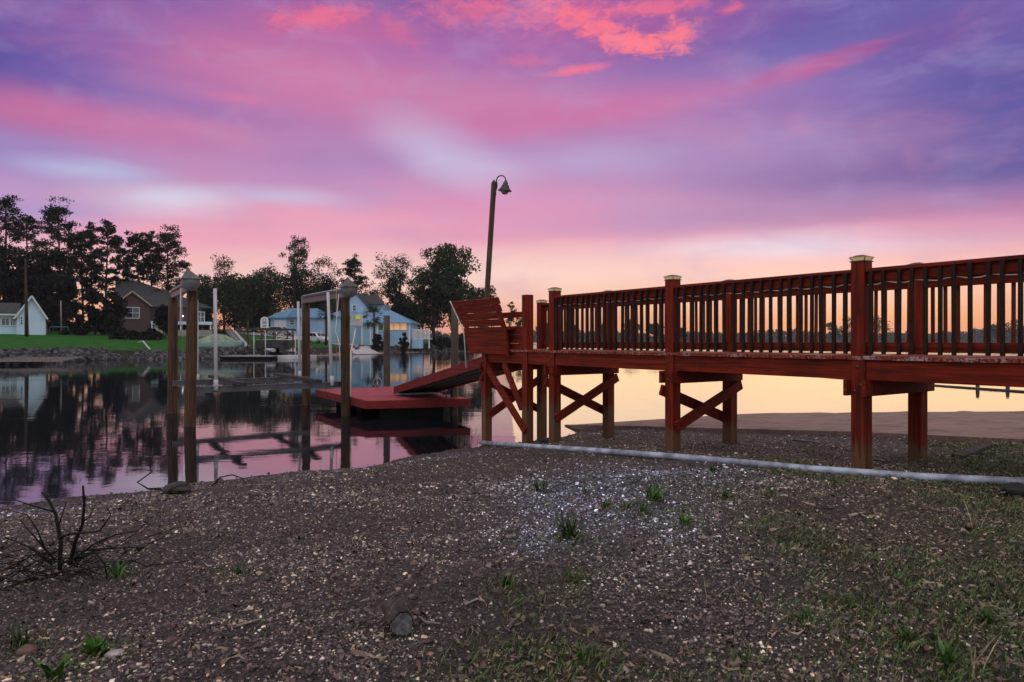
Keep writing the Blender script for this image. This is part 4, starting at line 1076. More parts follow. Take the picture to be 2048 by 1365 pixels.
m = MB(); m.lathe((X(366, d), d - .3, Z(632, d)), [(0, -.14), (.12, -.08), (.14, 0), (.12, .08), (0, .14)], 10); m.build('porch_lamp', M_lamp2, h)
for q in (312, 341, 379):
    m = MB(); m.box(X(q, d) - .35, X(q, d) + .35, d + .5, d + 1.1, b0 + 1.3, b0 + 1.75); m.box(X(q, d) - .35, X(q, d) + .35, d + 1.0, d + 1.1, b0 + 1.75, b0 + 2.3); m.build('porch_seat', M_trim, h)

h.rotation_euler = (0, 0, math.radians(27)); h.scale = (.89, 1, 1)
# white house group: garage, two storey block, glazed end room
d = 130.0; b0 = Z(664, d) - 1
g_ = thing('garage', 'low pale blue garage with blue hip roof behind the two parked cars', 'garage', (X(594, d), d, b0))
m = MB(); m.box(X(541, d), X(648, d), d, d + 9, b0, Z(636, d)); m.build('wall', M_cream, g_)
m = MB(); hip_roof(m, X(541, d), X(648, d), d, d + 9, Z(635, d), Z(617, d + 4), X(562, d), X(622, d)); m.build('roof', M_roofb, g_)
m = MB(); m.profile([(X(575, d), Z(635.5, d)), (X(602, d), Z(635.5, d)), (X(588, d), Z(621, d))], (0, 0, 0), XV, UP, YV, d - .8, d + 3); m.build('porch_gable', M_roofb, g_)
m = MB(); m.box(X(549, d), X(573, d), d - .05, d - .003, b0, Z(640, d)); m.build('garage_door', M_trim, g_)
m = MB(); m.box(X(603, d), X(610, d), d - .05, d - .003, b0, Z(641, d)); m.build('door', M_trim, g_)
window(g_, X(581, d), X(588, d), Z(650, d), Z(641, d), d - .02)
d = 112.0; b0 = Z(690, d) - .6
h = thing('blue_house', 'pale blue house with two storey gable, blue metal roofs and orange lit windows', 'house', (X(735, d), d, b0))
m = MB(); gable_house(m, X(682, d + 5), X(738, d + 5), d + 5, d + 16, b0, Z(617, d + 5), Z(586, d + 5), X(710, d + 5)); m.build('gable_wall', M_blue, h)
m = MB(); gable_roof(m, X(682, d + 5), X(738, d + 5), d + 5, d + 16, Z(617, d + 5), Z(586, d + 5), X(710, d + 5)); m.build('gable_roof', M_roofd, h)
window(h, X(706, d + 5), X(712, d + 5), Z(622, d + 5), Z(611, d + 5), d + 4.98, bars=(0, 1))
m = MB(); m.box(X(712, d + 8), X(766, d + 8), d + 8, d + 15, b0, Z(608, d + 8)); m.build('side_wall', M_blue, h)
m = MB(); q0, q1 = X(714, d + 8), X(767, d + 8)
q = [(q0, d + 7.6, Z(608, d + 8)), (q1 + .3, d + 7.6, Z(609, d + 8)), (q1 - 1.6, d + 11.5, Z(589, d + 8)), (q0, d + 11.5, Z(586.5, d + 8))]
m.add(q + [(a, b, c - .2) for a, b, c in q], [(0, 1, 2, 3), (7, 6, 5, 4), (0, 4, 5, 1), (1, 5, 6, 2), (2, 6, 7, 3), (3, 7, 4, 0)]); m.build('side_roof', M_roofd, h)
m = MB(); m.box(X(655, d + 2), X(724, d + 2), d + 2, d + 12, b0, Z(632, d + 2)); m.build('link_wall', M_cream, h)
m = MB(); hip_roof(m, X(655, d + 2), X(724, d + 2), d + 2, d + 12, Z(632, d + 2), Z(620, d + 6), X(670, d + 2), X(712, d + 2)); m.build('link_roof', M_roofb, h)
m = MB(); m.box(X(722, d), X(820, d), d, d + 9, b0, Z(645, d)); m.build('room_wall', M_cream, h)
m = MB(); hip_roof(m, X(722, d), X(820, d), d, d + 9, Z(645, d), Z(621, d + 4), X(738, d), X(772, d)); m.build('room_roof', M_roofb, h)
window(h, X(734, d), X(738.5, d), Z(658, d), Z(647, d), d - .02, bars=(0, 0)); window(h, X(757, d), X(766, d), Z(661, d), Z(648, d), d - .02, bars=(0, 0))
for a, b in ((779, 786.5), (788.5, 799), (801.5, 813)): window(h, X(a, d), X(b, d), Z(660, d), Z(645.8, d), d - .02, lit=True, bars=(0, 0))
m = MB()
for q in (724, 741, 755, 776.8, 819): m.box(X(q, d) - .12, X(q, d) + .12, d - .06, d - .004, b0, Z(646, d))
m.build('corner_board', M_trim, h)
dk = thing('porch_deck', 'small white railed deck with steps at the right end of the blue house', 'deck', (X(840, d), d + 2, b0))
zd = Z(677, d); zr = Z(659, d); m = MB(); m.box(X(824, d), X(858, d), d + .5, d + 5, zd - .15, zd); m.build('platform', M_trim, dk)
for a, b in ((X(824, d), X(858, d)),):
    m = MB(); m.box(a, b, d + .52, d + .60, zr - .1, zr); m.box(a, b, d + .53, d + .59, zd + .1, zd + .18)
    for k in range(22): q = a + (b - a) * k / 21; m.box(q - .035, q + .035, d + .54, d + .58, zd + .18, zr - .1)
    m.build('railing', M_trim, dk)
m = MB()
for a in (824.5, 841, 857.5): m.box(X(a, d) - .09, X(a, d) + .09, d + .62, d + .80, b0, zr + .12)
m.build('deck_post', M_trim, dk)
m = MB()
for k in range(6): m.box(X(826, d), X(846, d), d + .45 - .3 * (k + 1), d + .45 - .3 * k, b0, zd - .17 * (k + 1))
m.build('steps', M_cream, dk)
# concrete drive and boat launch across the cove
m = MB(); vs = []
for a, b in ((702, 709), (752, 706), (735, 696), (698, 684), (676, 684), (690, 697)):
    p = fhit(a, b); vs.append((p.x, p.y))
cxm = sum(v[0] for v in vs) / len(vs); cym = sum(v[1] for v in vs) / len(vs)
def drape(name, poly, m, lift, nn=26):
    P = np.array(poly); lo, hi = P.min(0), P.max(0); gx, gy, a, b = grid(lo[0], hi[0], nn, lo[1], hi[1], nn)
    F4 = gfaces(nn, nn); c = np.stack([gx, gy], 1)[F4].mean(1); ins = np.zeros(len(c), bool); j = len(P) - 1
    for i in range(len(P)):
        xi, yi = P[i]; xj, yj = P[j]; cond = ((yi > c[:, 1]) != (yj > c[:, 1])) & (c[:, 0] < (xj - xi) * (c[:, 1] - yi) / (yj - yi + 1e-12) + xi); ins ^= cond; j = i
    z = np.maximum(fb_arr(gx, gy), -.05) + lift
    return tag(npmesh(name, np.stack([gx, gy, z], 1), F4[ins], m, smooth=True), kind='structure')
M_path = simple('pale_concrete', (.34, .33, .35), .85, var=.15, scale=.8)
a_ = [(-21.3, 92), (-18.6, 98.5), (-20.5, 103), (-27, 112), (-29.5, 110), (-23, 98)]
drape('boat_launch', a_, M_path, .10)
drape('driveway', [(-54, 131), (-35, 117), (-31, 121), (-36, 129), (-40, 140), (-56, 140)], M_path, .08)

# parked cars
M_tyre = simple('tyre_rubber', (.012, .012, .012), .8); M_rim = simple('alloy_rim', (.35, .35, .37), .35, .8)
M_headl = simple('headlight_glass', (.7, .7, .72), .15); M_tail = simple('tail_light', (.3, .01, .01), .3)
def car(px, d, py, yaw, col, label, body):
    x = X(px, d); zb = zf(x, d) + .09; R = Matrix.Rotation(yaw, 3, 'Z'); o = Vector((x, d, zb)); ax = R @ XV; dy = R @ YV
    t = thing('parked_car', label, 'car', o, 'cars parked by the garage')
    pr = [(-2.25, .38), (2.2, .36), (2.3, .62), (2.22, .92), (1.25, 1.06), (.55, 1.6), (-.2, 1.72), (-1.75, 1.70), (-2.22, 1.12), (-2.32, .7)]
    m = MB(); m.profile(pr, o, ax, UP, dy, -.9, .9); m.build('body', col, t, .12)
    for s in (-1, 1):
        m = MB(); m.profile([(1.02, 1.08), (.52, 1.54), (-.18, 1.63), (-.18, 1.08)], o, ax, UP, dy, s * .88, s * .905); m.build('side_window', M_glass, t)
        m = MB(); m.profile([(-.26, 1.08), (-.26, 1.63), (-1.66, 1.61), (-1.98, 1.12)], o, ax, UP, dy, s * .88, s * .905); m.build('side_window', M_glass, t)
        for wx in (-1.42, 1.42):
            c = o + ax * wx + dy * s * .80 + Vector((0, 0, .36)); m = MB(); m.lathe(c, [(.0, -.12), (.33, -.12), (.36, -.08), (.36, .08), (.33, .12), (0, .12)], 18, axis=dy * s); w = m.build('wheel', M_tyre, t)
            m = MB(); m.lathe(c, [(.0, .13), (.12, .135), (.23, .125), (.23, .10)], 14, axis=dy * s); m.build('rim', M_rim, w)
        m = MB(); m.obox(o + ax * 2.2 + dy * s * .66 + Vector((0, 0, .84)), ax, dy, UP, .16, .4, .16); m.build('headlight', M_headl, t)
        m = MB(); m.obox(o - ax * 2.26 + dy * s * .74 + Vector((0, 0, 1.0)), ax, dy, UP, .1, .22, .3); m.build('tail_light', M_tail, t)
    m = MB(); q = [o + ax * a + dy * b * w + Vector((0, 0, c)) for a, c, w in ((1.20, 1.10, .76), (.60, 1.57, .68)) for b in (-1, 1)]
    up_ = Vector((0, 0, .02)) + ax * .02; m.add([p + up_ for p in q] + [p - up_ for p in q], [(0, 1, 3, 2), (4, 6, 7, 5), (0, 4, 5, 1), (2, 3, 7, 6), (0, 2, 6, 4), (1, 5, 7, 3)]); m.build('windscreen', M_glass, t)
M_silver = simple('silver_car_paint', (.42, .43, .46), .25, .55, .05, 1)
M_pearl = simple('white_car_paint', (.62, .64, .68), .2, .2, .05, 1)
car(561, 127, 655, -.10, M_silver, 'silver estate car parked in front of the garage door', 0)
car(637, 110, 667, -.75, M_pearl, 'white sports utility car parked nearer the water, nose turned to the lake', 0)

# ------------------------------------------------------------------ boats, jetty and clutter across the cove
d = 76.0
bt = thing('pontoon_boat', 'pontoon boat raised on a lift across the cove, its two round tube ends showing', 'boat', (X(548, d), d, .6))
M_tube = simple('pontoon_aluminium', (.52, .54, .56), .35, .5, .1, 2)
M_dboat = simple('dark_boat_fittings', (.02, .02, .022), .5, var=.5, scale=3)
fw = Vector((-.62, .78, 0))
for px in (548, 587):
    c = Vector((X(px, d), d, Z(700.5, d))); m = MB(); m.tube([c, c + fw * 5.2, c + fw * 6.2 + Vector((0, 0, .15))], [.23, .23, .05], 14); m.build('pontoon', M_tube, bt)
a = Vector((X(544, d), d - .1, Z(694, d))); b = Vector((X(591, d), d - .1, Z(694, d)))
m = MB(); m.prism([(a.x, a.y), (b.x, b.y), (b.x + fw.x * 5.6, b.y + fw.y * 5.6), (a.x + fw.x * 5.6, a.y + fw.y * 5.6)], a.z - .06, a.z + .08); m.build('boat_deck', M_dboat, bt)
m = MB()
for p, q in ((a, a + fw * 5.4), (b, b + fw * 5.4), (a, b)):
    m.bar(p + Vector((0, 0, .42)), q + Vector((0, 0, .42)), .04, .62); 
m.build('side_fence', M_dboat, bt)
m = MB()
for p, q in ((a, a + fw * 5.4), (b, b + fw * 5.4), (a, b)): m.tube([p + Vector((0, 0, .80)), q + Vector((0, 0, .80))], .03, 6)
m.build('fence_rail', M_tube, bt)
c = (a + b) / 2; m = MB(); m.box(c.x - .25, c.x + .2, c.y - .6, c.y - .15, c.z - .7, c.z + .35); m.box(c.x - .22, c.x + .22, c.y - .75, c.y - .1, c.z + .35, c.z + .75); m.build('outboard_motor', M_dboat, bt, .06)
m = MB(); m.box(c.x - .9, c.x - .2, c.y + .6, c.y + 1.3, c.z + .1, c.z + .95); m.box(c.x + .3, c.x + .9, c.y + .5, c.y + 1.2, c.z + .1, c.z + .9); m.build('boat_seat', simple('cream_vinyl', (.45, .38, .30), .5, var=.2), bt, .06)
lf = thing('timber_boat_lift', 'old timber boat lift frame with dark posts and beams across the cove', 'boat lift', (X(540, d), d + 2, 0))
for px, dd, top in ((496, 75.5, 640), (507, 77, 690), (523, 75, 660), (586, 75, 662), (548, 81, 658), (575, 81.5, 660)):
    m = MB(); m.tube([(X(px, dd), dd, -.6), (X(px, dd), dd, Z(top, dd))], .09, 8); m.build('lift_post', M_pw, lf)
m = MB(); p, q = Vector((X(492, 75.3), 75.3, Z(659, 75.3))), Vector((X(592, 75.3), 75.3, Z(660, 75.3))); m.bar(p, q, .12, .22); m.build('beam', M_dark, lf)
m = MB(); p, q = Vector((X(520, 81), 81, Z(660, 81))), Vector((X(592, 81), 81, Z(660, 81))); m.bar(p, q, .12, .22); m.build('beam', M_dark, lf)
for px in (522, 587, 549):
    s_ = 1 if px < 580 else -1; m = MB(); m.bar((X(px, 75.2), 75.2, Z(676, 75.2)), (X(px, 75.2) + s_ * .75, 75.2, Z(661, 75.2)), .10, .10, (0, 1, 0)); m.build('brace', M_dark, lf)
for j, px in enumerate((516, 536, 562, 578, 604, 470)):
    pass
G3 = 'thin white poles by the far boats'
for px, top, bot, dd, lab in ((508, 664, 716, 73, 'thin white pole left of the pontoon boat'), (531, 664, 712, 74, 'thin white pole just left of the nearer pontoon end'), (553, 665, 690, 80, 'thin white pole behind the pontoon boat'), (642, 660, 678, 108, 'short white stake on the lawn by the white car'), (591, 668, 722, 73, 'thin pole at the right of the pontoon boat')):
    m = MB(); m.tube([(X(px, dd), dd, max(zf(X(px, dd), dd), -.3) - .2), (X(px, dd), dd, Z(top, dd))], .05, 7); tag(m.build('marker_pole', M_pvc, None, loc=(X(px, dd), dd, 0)), lab, 'pole', G3)
# covered runabout on the bank
d = 77; cb = thing('covered_boat', 'white runabout under a pale green cover, on the bank left of the jetty', 'boat', (X(440, d), d, .4))
o = Vector((X(436, d), d, Z(702, d))); ax = Vector((1, .12, 0)).normalized(); dy = Vector((-.12, 1, 0)).normalized()
vs = []; fs = []; sec = [(-2.9, .9, .15), (-1.5, 1.05, 0), (.3, 1.05, 0), (1.8, .8, .1), (2.9, .1, .45)]
for a, w, l in sec:
    for yy, zz in ((-w, .95 + l * .5), (-w * .8, .4 + l), (0, .05 + l), (w * .8, .4 + l), (w, .95 + l * .5)): vs.append(o + ax * a + dy * yy + Vector((0, 0, zz)))
for i in range(4):
    for j in range(4): fs.append((i * 5 + j, (i + 1) * 5 + j, (i + 1) * 5 + j + 1, i * 5 + j + 1))
fs += [(0, 1, 2, 3, 4), (24, 23, 22, 21, 20)] ; m = MB(); m.add(vs, fs, True); m.build('hull', M_white, cb)
vs = []; fs = []; sec = [(-2.9, .92, .96), (-1.9, 1.07, 1.35), (-.3, 1.07, 1.95), (.9, 1.0, 1.75), (1.9, .8, 1.15), (2.85, .12, 1.2)]
for a, w, t in sec:
    for yy, zz in ((-w, .92), (-w * .7, .92 + (t - .92) * .75), (0, t), (w * .7, .92 + (t - .92) * .75), (w, .92)): vs.append(o + ax * a + dy * yy + Vector((0, 0, zz)))
for i in range(5):
    for j in range(4): fs.append((i * 5 + j, (i + 1) * 5 + j, (i + 1) * 5 + j + 1, i * 5 + j + 1))
m = MB(); m.add(vs, fs, True); m.build('boat_cover', simple('pale_green_canvas', (.16, .22, .15), .8, var=.3, scale=1.5), cb)
# jetty walk down to a low float
jt = thing('sloping_jetty', 'narrow pale jetty walk with dark handrails running down from the lawn to the water', 'jetty', (X(478, 84), 84, 1))
p, q = Vector((X(462, 96), 96, Z(662, 96))), Vector((X(500, 76), 76, Z(706, 76))); sd = Vector((.9, .4, 0)).normalized() * .6
m = MB(); m.bar(p, q, 1.25, .12); m.build('walk_deck', M_path, jt)
for s in (-1, 1):
    m = MB(); hu = Vector((0, 0, .95)); m.bar(p + sd * s + hu, q + sd * s + hu, .06, .09); m.bar(p + sd * s + hu * .15, q + sd * s + hu * .15, .04, .06)
    for k in range(28):
        c = p.lerp(q, k / 27) + sd * s; m.bar(c, c + hu, .035, .035, (0, 1, 0))
    m.build('handrail', M_dark, jt)
fl = thing('far_float', 'low black float moored across the cove in front of the jetty', 'float', (X(494, 70), 70, 0))
m = MB(); m.box(X(443, 69), X(545, 69), 68.6, 71, .02, .30); m.build('float_body', M_float, fl, .04); m = MB(); m.box(X(444, 69), X(544, 69), 68.7, 70.9, .302, .34); m.build('float_top', M_path, fl)
m = MB(); m.box(X(546, 71), X(606, 71), 70.5, 76, -.3, .32); tag(m.build('concrete_landing', M_path, None, .03, loc=(X(576, 71), 73, 0)), 'grey concrete landing block right of the low black float', 'landing')
# arched frame sign
d = 82; sg = thing('arched_sign', 'white arched board with round emblem and two panels, standing above the far boats', 'sign', (X(529, d), d, Z(656, d)))
r_ = (X(537, d) - X(521, d)) / 2; cx_, zt_ = X(529, d), Z(642, d)
arc = [(cx_ + r_ * math.cos(t), zt_ + r_ * math.sin(t)) for t in [math.pi * k / 14 for k in range(15)]]
m = MB(); m.profile([(cx_ - r_, Z(656, d)), (cx_ + r_, Z(656, d))] + arc, (0, 0, 0), XV, UP, YV, d, d + .08); m.build('board', M_trim, sg)
m = MB(); m.tube([(cx_ + .2 * math.cos(t), d - .012, zt_ + .06 + .2 * math.sin(t)) for t in [2 * math.pi * k / 16 for k in range(17)]], .03, 5, False); m.build('emblem_ring', M_dark, sg)
for zz in (646.5, 652.5):
    m = MB(); z0 = Z(zz, d); m.box(cx_ - .24, cx_ + .24, d - .02, d - .004, z0 - .1, z0 + .1); m.build('panel', simple('blue_grey_panel', (.18, .22, .30), .6), sg)
m = MB(); m.tube([(cx_ - .3, d + .1, .2), (cx_ - .3, d + .1, Z(655, d))], .05, 6); m.tube([(cx_ + .3, d + .1, .2), (cx_ + .3, d + .1, Z(655, d))], .05, 6); m.build('leg', M_dark, sg)
# bent pipe on the rocks, thin wire fence on the lawn, goal frame, trunk before the cottage
p = [fhit(316, 716), fhit(296, 693), fhit(286, 692)]; p[0].z = .05; m = MB(); m.tube([p[0], Vector((p[1].x, p[1].y - 1, p[1].z + .55)), Vector((p[2].x, p[2].y - 1, p[2].z + .35))], [.07, .09, .09], 8)
tag(m.build('bent_pipe', M_pvc, None, loc=tuple(p[0])), 'white bent pipe sticking out of the rocks on the far bank', 'pipe')
wf = thing('wire_fence', 'low thin dark wire fence on the lawn in front of the brick house', 'fence', (X(280, 82), 82, 1.5))
zz0 = [];
for k in range(8):
    px = 188 + 32 * k; dd = 80; x_ = X(px, dd); z_ = zf(x_, dd); m = MB(); m.tube([(x_, dd, z_ - .2), (x_, dd, z_ + .75)], .03, 6); m.build('fence_post', M_dark, wf); zz0.append(Vector((x_, dd, z_)))
m = MB()
for hh in (.7, .4): m.tube([v + Vector((0, 0, hh)) for v in zz0], .016, 4)
m.build('wire', M_dark, wf)
gf = thing('goal_frame', 'small pale goal frame on the grass right of the white cottage', 'goal', (X(118, 92), 92, 2.5))
m = MB(); z_ = zf(X(118, 92), 92); m.tube([(X(100, 92), 92, z_), (X(100, 92), 92, z_ + 1.0), (X(136, 92), 92, z_ + 1.0), (X(136, 92), 92, z_)], .04, 6); m.build('frame', M_cream, gf)
m = MB(); x_ = X(122, 93); m.tube([(x_ + .1, 93, 2), (x_, 93, Z(602, 93))], [.14, .08], 7); tag(m.build('bare_trunk', simple('pale_dead_wood', (.20, .18, .17), .8), None, loc=(x_, 93, 2)), 'pale bare dead trunk behind the small goal frame', 'dead tree')
m = MB(); x_ = X(53, 84); m.tube([(x_ + .05, 84, 1.6), (x_, 84, Z(620, 84)), (x_ - .1, 84, Z(520, 84))], [.24, .19, .1], 8); tag(m.build('bare_trunk', M_bark, None, loc=(x_, 84, 2)), 'dark slim trunk standing in front of the white cottage gable', 'tree')
# low timber landing at the left
ll = thing('timber_landing', 'low grey plank landing stage at the left edge of the cove', 'landing', (-38.5, 50.5, 0))
for k in range(6):
    m = MB(); m.bar((-46, 51 + .42 * k, .30 + .05 * k), (-34.6, 52.5 + .45 * k, .30 + .05 * k), .36, .07); m.build('plank', simple('grey_plank', (.14, .125, .12), .85, var=.3), ll)
# ------------------------------------------------------------------ foreground
def inslab(x, y):
    return (y > np.interp(x, SLAB[:-1, 0], SLAB[:-1, 1], left=99) - .02)
r = np.random.default_rng(21)
def scatter(n, dmin, dmax, pw):
    u = r.uniform(0, 1, n); dd = (dmin ** pw + u * (dmax ** pw - dmin ** pw)) ** (1 / pw)
    x = dd * r.uniform(-.95, .95, n); s = sdist(np.stack([x, dd], 1), SHORE); ok = (s > -.25) & ~inslab(x, dd)
    return x[ok], dd[ok], s[ok]
M_chip = tint_mat('gravel_chips', .36, .6, .6, 160)
x1, y1, s1 = scatter(210000, 2.0, 7.0, 1.2); x2, y2, s2 = scatter(90000, 6.0, 15.5, 1.5)
x = np.concatenate([x1, x2]); y = np.concatenate([y1, y2]); blu, gre, wet, s = patches(x, y)
cl = vnoise(x, y, 1.7, 31) + .6 * vnoise(x, y, 5.1, 32)
keep = r.uniform(0, 1, len(x)) < np.clip(.80 + cl * .8 + .5 * blu - .45 * gre, .15, 1)
x, y, blu, gre, wet, s = x[keep], y[keep], blu[keep], gre[keep], wet[keep], s[keep]
sz = np.clip(np.exp(r.normal(math.log(.0070), .42, len(x))), .0035, .024) * np.where(y > 6, 1.45, 1)
z = zg_arr(x, y) + sz * .18
v = np.clip(np.exp(r.normal(math.log(.040), 1.35, len(x)) + .9 * cl[keep]), .003, .85)
pk = r.uniform(0, 1, len(x))
c = np.stack([v * np.where(pk < .4, 1.30, 1.10), v * np.where(pk < .4, .92, .97), v * np.where(pk < .4, .68, .80)], 1)
bz = np.stack([v * 1.0, v * 1.08, v * 1.45], 1) * 2.1
c = c * (1 - blu[:, None]) + bz * blu[:, None]
br = np.stack([v * 1.1, v * .85, v * .55], 1); c = c * (1 - .6 * gre[:, None]) + br * .6 * gre[:, None]
c *= (1 - .5 * wet[:, None])
stones('gravel', np.stack([x, y, z], 1), sz, M_chip, c, .5, label='dark purplish gravel and stone chips covering the near shore', seed=33)

# straw, bark shreds and dead leaves lying about
def shreds(name, n, lab, length, width, colr, seed, bias):
    r = np.random.default_rng(seed); dd = (2.0 ** 1.3 + r.uniform(0, 1, n) * (9.5 ** 1.3 - 2.0 ** 1.3)) ** (1 / 1.3); x = dd * r.uniform(-.92, .92, n)
    _, gre, _, s = patches(x, dd); ok = (s > .15) & ~inslab(x, dd) & (r.uniform(0, 1, n) < bias + (1 - bias) * gre); x, dd = x[ok], dd[ok]; k = len(x)
    L = length * r.uniform(.4, 1.5, k); w = width * r.uniform(.6, 1.4, k); a = r.uniform(0, 6.28, k); cu = r.normal(0, .5, k)
    z = zg_arr(x, dd) + .012 + r.uniform(0, .012, k); P = []
    for t, sw in ((-1, .5), (-.33, 1), (.33, 1), (1, .4)):
        an = a + cu * t; cx = x + np.cos(an) * L * t * .5; cy = dd + np.sin(an) * L * t * .5
        for q in (-1, 1): P.append(np.stack([cx - np.sin(an) * w * sw * q * .5, cy + np.cos(an) * w * sw * q * .5, z + r.normal(0, .006, k) + .006 * t * r.normal(0, 1, k)], 1))
    V = np.stack(P, 1).reshape(-1, 3); f = np.array([(0, 1, 3, 2), (2, 3, 5, 4), (4, 5, 7, 6)]); Fs = (f[None] + 8 * np.arange(k)[:, None, None]).reshape(-1, 4)
    v = r.uniform(.3, 1.2, k)[:, None] * np.array(colr)[None]
    o = npmesh(name, V, Fs, M_chip, np.repeat(v, 8, 0)); return tag(o, lab, kind='stuff')
shreds('straw_litter', 9000, 'pale straw and grass stems strewn over the ground', .07, .004, (.30, .22, .15), 41, .18)
shreds('bark_litter', 5000, 'brown bark shreds and dead leaves strewn over the ground', .045, .016, (.11, .065, .05), 42, .45)
# short grass, thick at the lower right
def blades(name, n, lab, seed):
    r = np.random.default_rng(seed); dd = (2.0 ** 1.4 + r.uniform(0, 1, n) * (9.0 ** 1.4 - 2.0 ** 1.4)) ** (1 / 1.4); x = dd * r.uniform(-.92, .92, n)
    _, gre, _, s = patches(x, dd); cl = vnoise(x, dd, 2.3, 51) + .7 * vnoise(x, dd, 6.5, 52)
    ok = (s > .5) & ~inslab(x, dd) & (r.uniform(0, 1, n) < np.clip(gre * 1.2 + cl * 1.2 - .05, 0, 1) * np.clip(gre + .06, 0, 1) + .5 * np.exp(-((np.hypot(x[:, None] - WP[None, :, 0], dd[:, None] - WP[None, :, 1]).min(1) / .13) ** 2))); x, dd, cl = x[ok], dd[ok], cl[ok]; k = len(x)
    z = zg_arr(x, dd); h = r.uniform(.008, .032, k) * (1 + np.clip(cl, 0, .6)); a = r.uniform(0, 6.28, k); ln = r.uniform(.2, 1.3, k) * h; w = r.uniform(.0014, .003, k)
    sx, sy = -np.sin(a) * w, np.cos(a) * w
    V = np.stack([np.stack([x - sx, dd - sy, z], 1), np.stack([x + sx, dd + sy, z], 1), np.stack([x + np.cos(a) * ln * .5 + sx * .8, dd + np.sin(a) * ln * .5 + sy * .8, z + h * .75], 1), np.stack([x + np.cos(a) * ln, dd + np.sin(a) * ln, z + h], 1)], 1).reshape(-1, 3)
    g = r.uniform(0, 1, k)[:, None]; c = np.array([.032, .115, .012]) * (1 - g) + np.array([.12, .12, .035]) * g; c = np.where(r.uniform(0, 1, k)[:, None] < .2, np.array([.22, .16, .09]), c)
    o = npmesh(name, V, np.arange(len(V)).reshape(-1, 4), M_chip, np.repeat(c, 4, 0)); return tag(o, lab, kind='stuff')

# weeds one can count
WG = 'weed tufts on the gravel'
M_weed = tint_mat('weed_leaves', .5, .3, .2, 60)
def weed(px, py, h, n, wid, label, seed, bright=1.0, leafy=False, col=(.030, .075, .012)):
    p = hit(px, py); r = np.random.default_rng(seed); V = []; Fs = []; C = []
    for k in range(n):
        a = r.uniform(0, 6.28); L = h * r.uniform(.5, 1.15); lean = r.uniform(.15, .95); w = wid * r.uniform(.6, 1.2); b = p + Vector((r.normal(0, h * .12), r.normal(0, h * .12), -.01))
        o_ = Vector((math.cos(a), math.sin(a), 0)); s_ = Vector((-math.sin(a), math.cos(a), 0)); i0 = len(V)
        for t, ww in ((0, .35), (.35, 1.0), (.7, .9), (1, .06)):
            c = b + o_ * L * lean * t ** 1.3 + Vector((0, 0, L * (t - .35 * lean * t * t))); V += [c - s_ * w * ww / 2, c + s_ * w * ww / 2 + Vector((0, 0, w * .15))]
        Fs += [(i0, i0 + 1, i0 + 3, i0 + 2), (i0 + 2, i0 + 3, i0 + 5, i0 + 4), (i0 + 4, i0 + 5, i0 + 7, i0 + 6)]
        cc = np.array(col) * bright * r.uniform(.5, 1.4); C += [cc] * 8
    V = np.array([tuple(v) for v in V])
    o = npmesh('weed_tuft', V - np.array(p), Fs, M_weed, np.array(C)); o.location = p; return tag(o, label, 'weed', WG)
W_ = [(190, 1316, .11, 16, .035, 'bright broad leaved weed beside the pale flat stone at the lower left', 1.9), (235, 1155, .13, 20, .012, 'green weed at the right foot of the dead brush', 1.4), (478, 1150, .07, 46, .005, 'low mossy grass patch right of the dead brush', .9),
      (1014, 1172, .10, 9, .014, 'small bright upright weed in the middle of the gravel', 1.8), (1145, 1165, .09, 30, .005, 'grassy tuft below the big spiky weed', 1.0), (1138, 1078, .20, 34, .014, 'big spiky dark weed on the bluish gravel', .7), (1078, 985, .17, 26, .010, 'brownish green weed nearest the water in the middle', .7),
      (1312, 1003, .17, 34, .014, 'brightest bushy weed at the edge of the bluish gravel', 1.5), (1288, 1030, .14, 28, .010, 'green weed just below the brightest bushy weed', 1.1), (1215, 1015, .11, 20, .009, 'yellowish weed left of the bushy pair', 1.2), (1252, 1018, .09, 16, .010, 'small weed between the yellowish and the bushy weed', 1.0),
      (1367, 1050, .10, 22, .012, 'compact yellow green weed below the white pipe', 1.6), (1362, 1026, .07, 14, .010, 'tiny weed above the compact yellow green weed', 1.2), (1450, 998, .13, 30, .009, 'green weed under the white pipe, left of a pale chip of stone', 1.2), (1545, 994, .12, 18, .008, 'yellow stemmed weed beside a pale chip of stone', 1.4), (1425, 945, .12, 26, .010, 'dark weed leaning on the white pipe', .8),
      (1668, 968, .09, 22, .008, 'small weed touching the white pipe left of the nearest post', 1.1), (1170, 985, .10, 16, .008, 'thin weed between the bluish gravel and the brown weed', .8), (112, 1362, .12, 14, .022, 'bright weed cut by the bottom edge at the lower left', 1.7), (38, 1296, .12, 18, .012, 'dim weed near the lower left corner', .7), (1610, 1245, .10, 30, .006, 'fine grassy tuft in the lower right lawn', 1.2),
      (1896, 1338, .13, 34, .010, 'lush grass tuft close to the lower right corner', 1.5), (1815, 1290, .09, 26, .008, 'green tuft left above the lush grass tuft', 1.3), (1700, 1220, .09, 24, .007, 'dull tuft in the middle of the right lawn', .9), (1165, 1318, .08, 16, .008, 'small tuft near the bottom edge right of the log', .9), (1975, 1250, .10, 26, .008, 'grass tuft near the right edge, below the dry stalks', 1.1), (1480, 1330, .08, 26, .007, 'grass tuft at the bottom edge of the right lawn', 1.0)]
WP = np.array([tuple(hit(q[0], q[1]))[:2] for q in W_])
blades('grass', 260000, 'thin short grass and moss, thickest at the lower right', 61)
for i, (a, b, h_, n_, w_, lab, br_) in enumerate(W_): weed(a, b, h_, n_, w_, lab, 300 + i, br_)
for i, (px, py, h_, lab) in enumerate(((1955, 1058, .27, 'dry pale grass stalks standing below the end of the white pipe'), (1938, 1345, .20, 'tall single dry grass stalk at the lower right'), (1430, 1210, .13, 'dry bent stalks at the left border of the lawn'))):
    weed(px, py, h_, 5, .005, lab, 400 + i, 1.0, col=(.34, .28, .18))

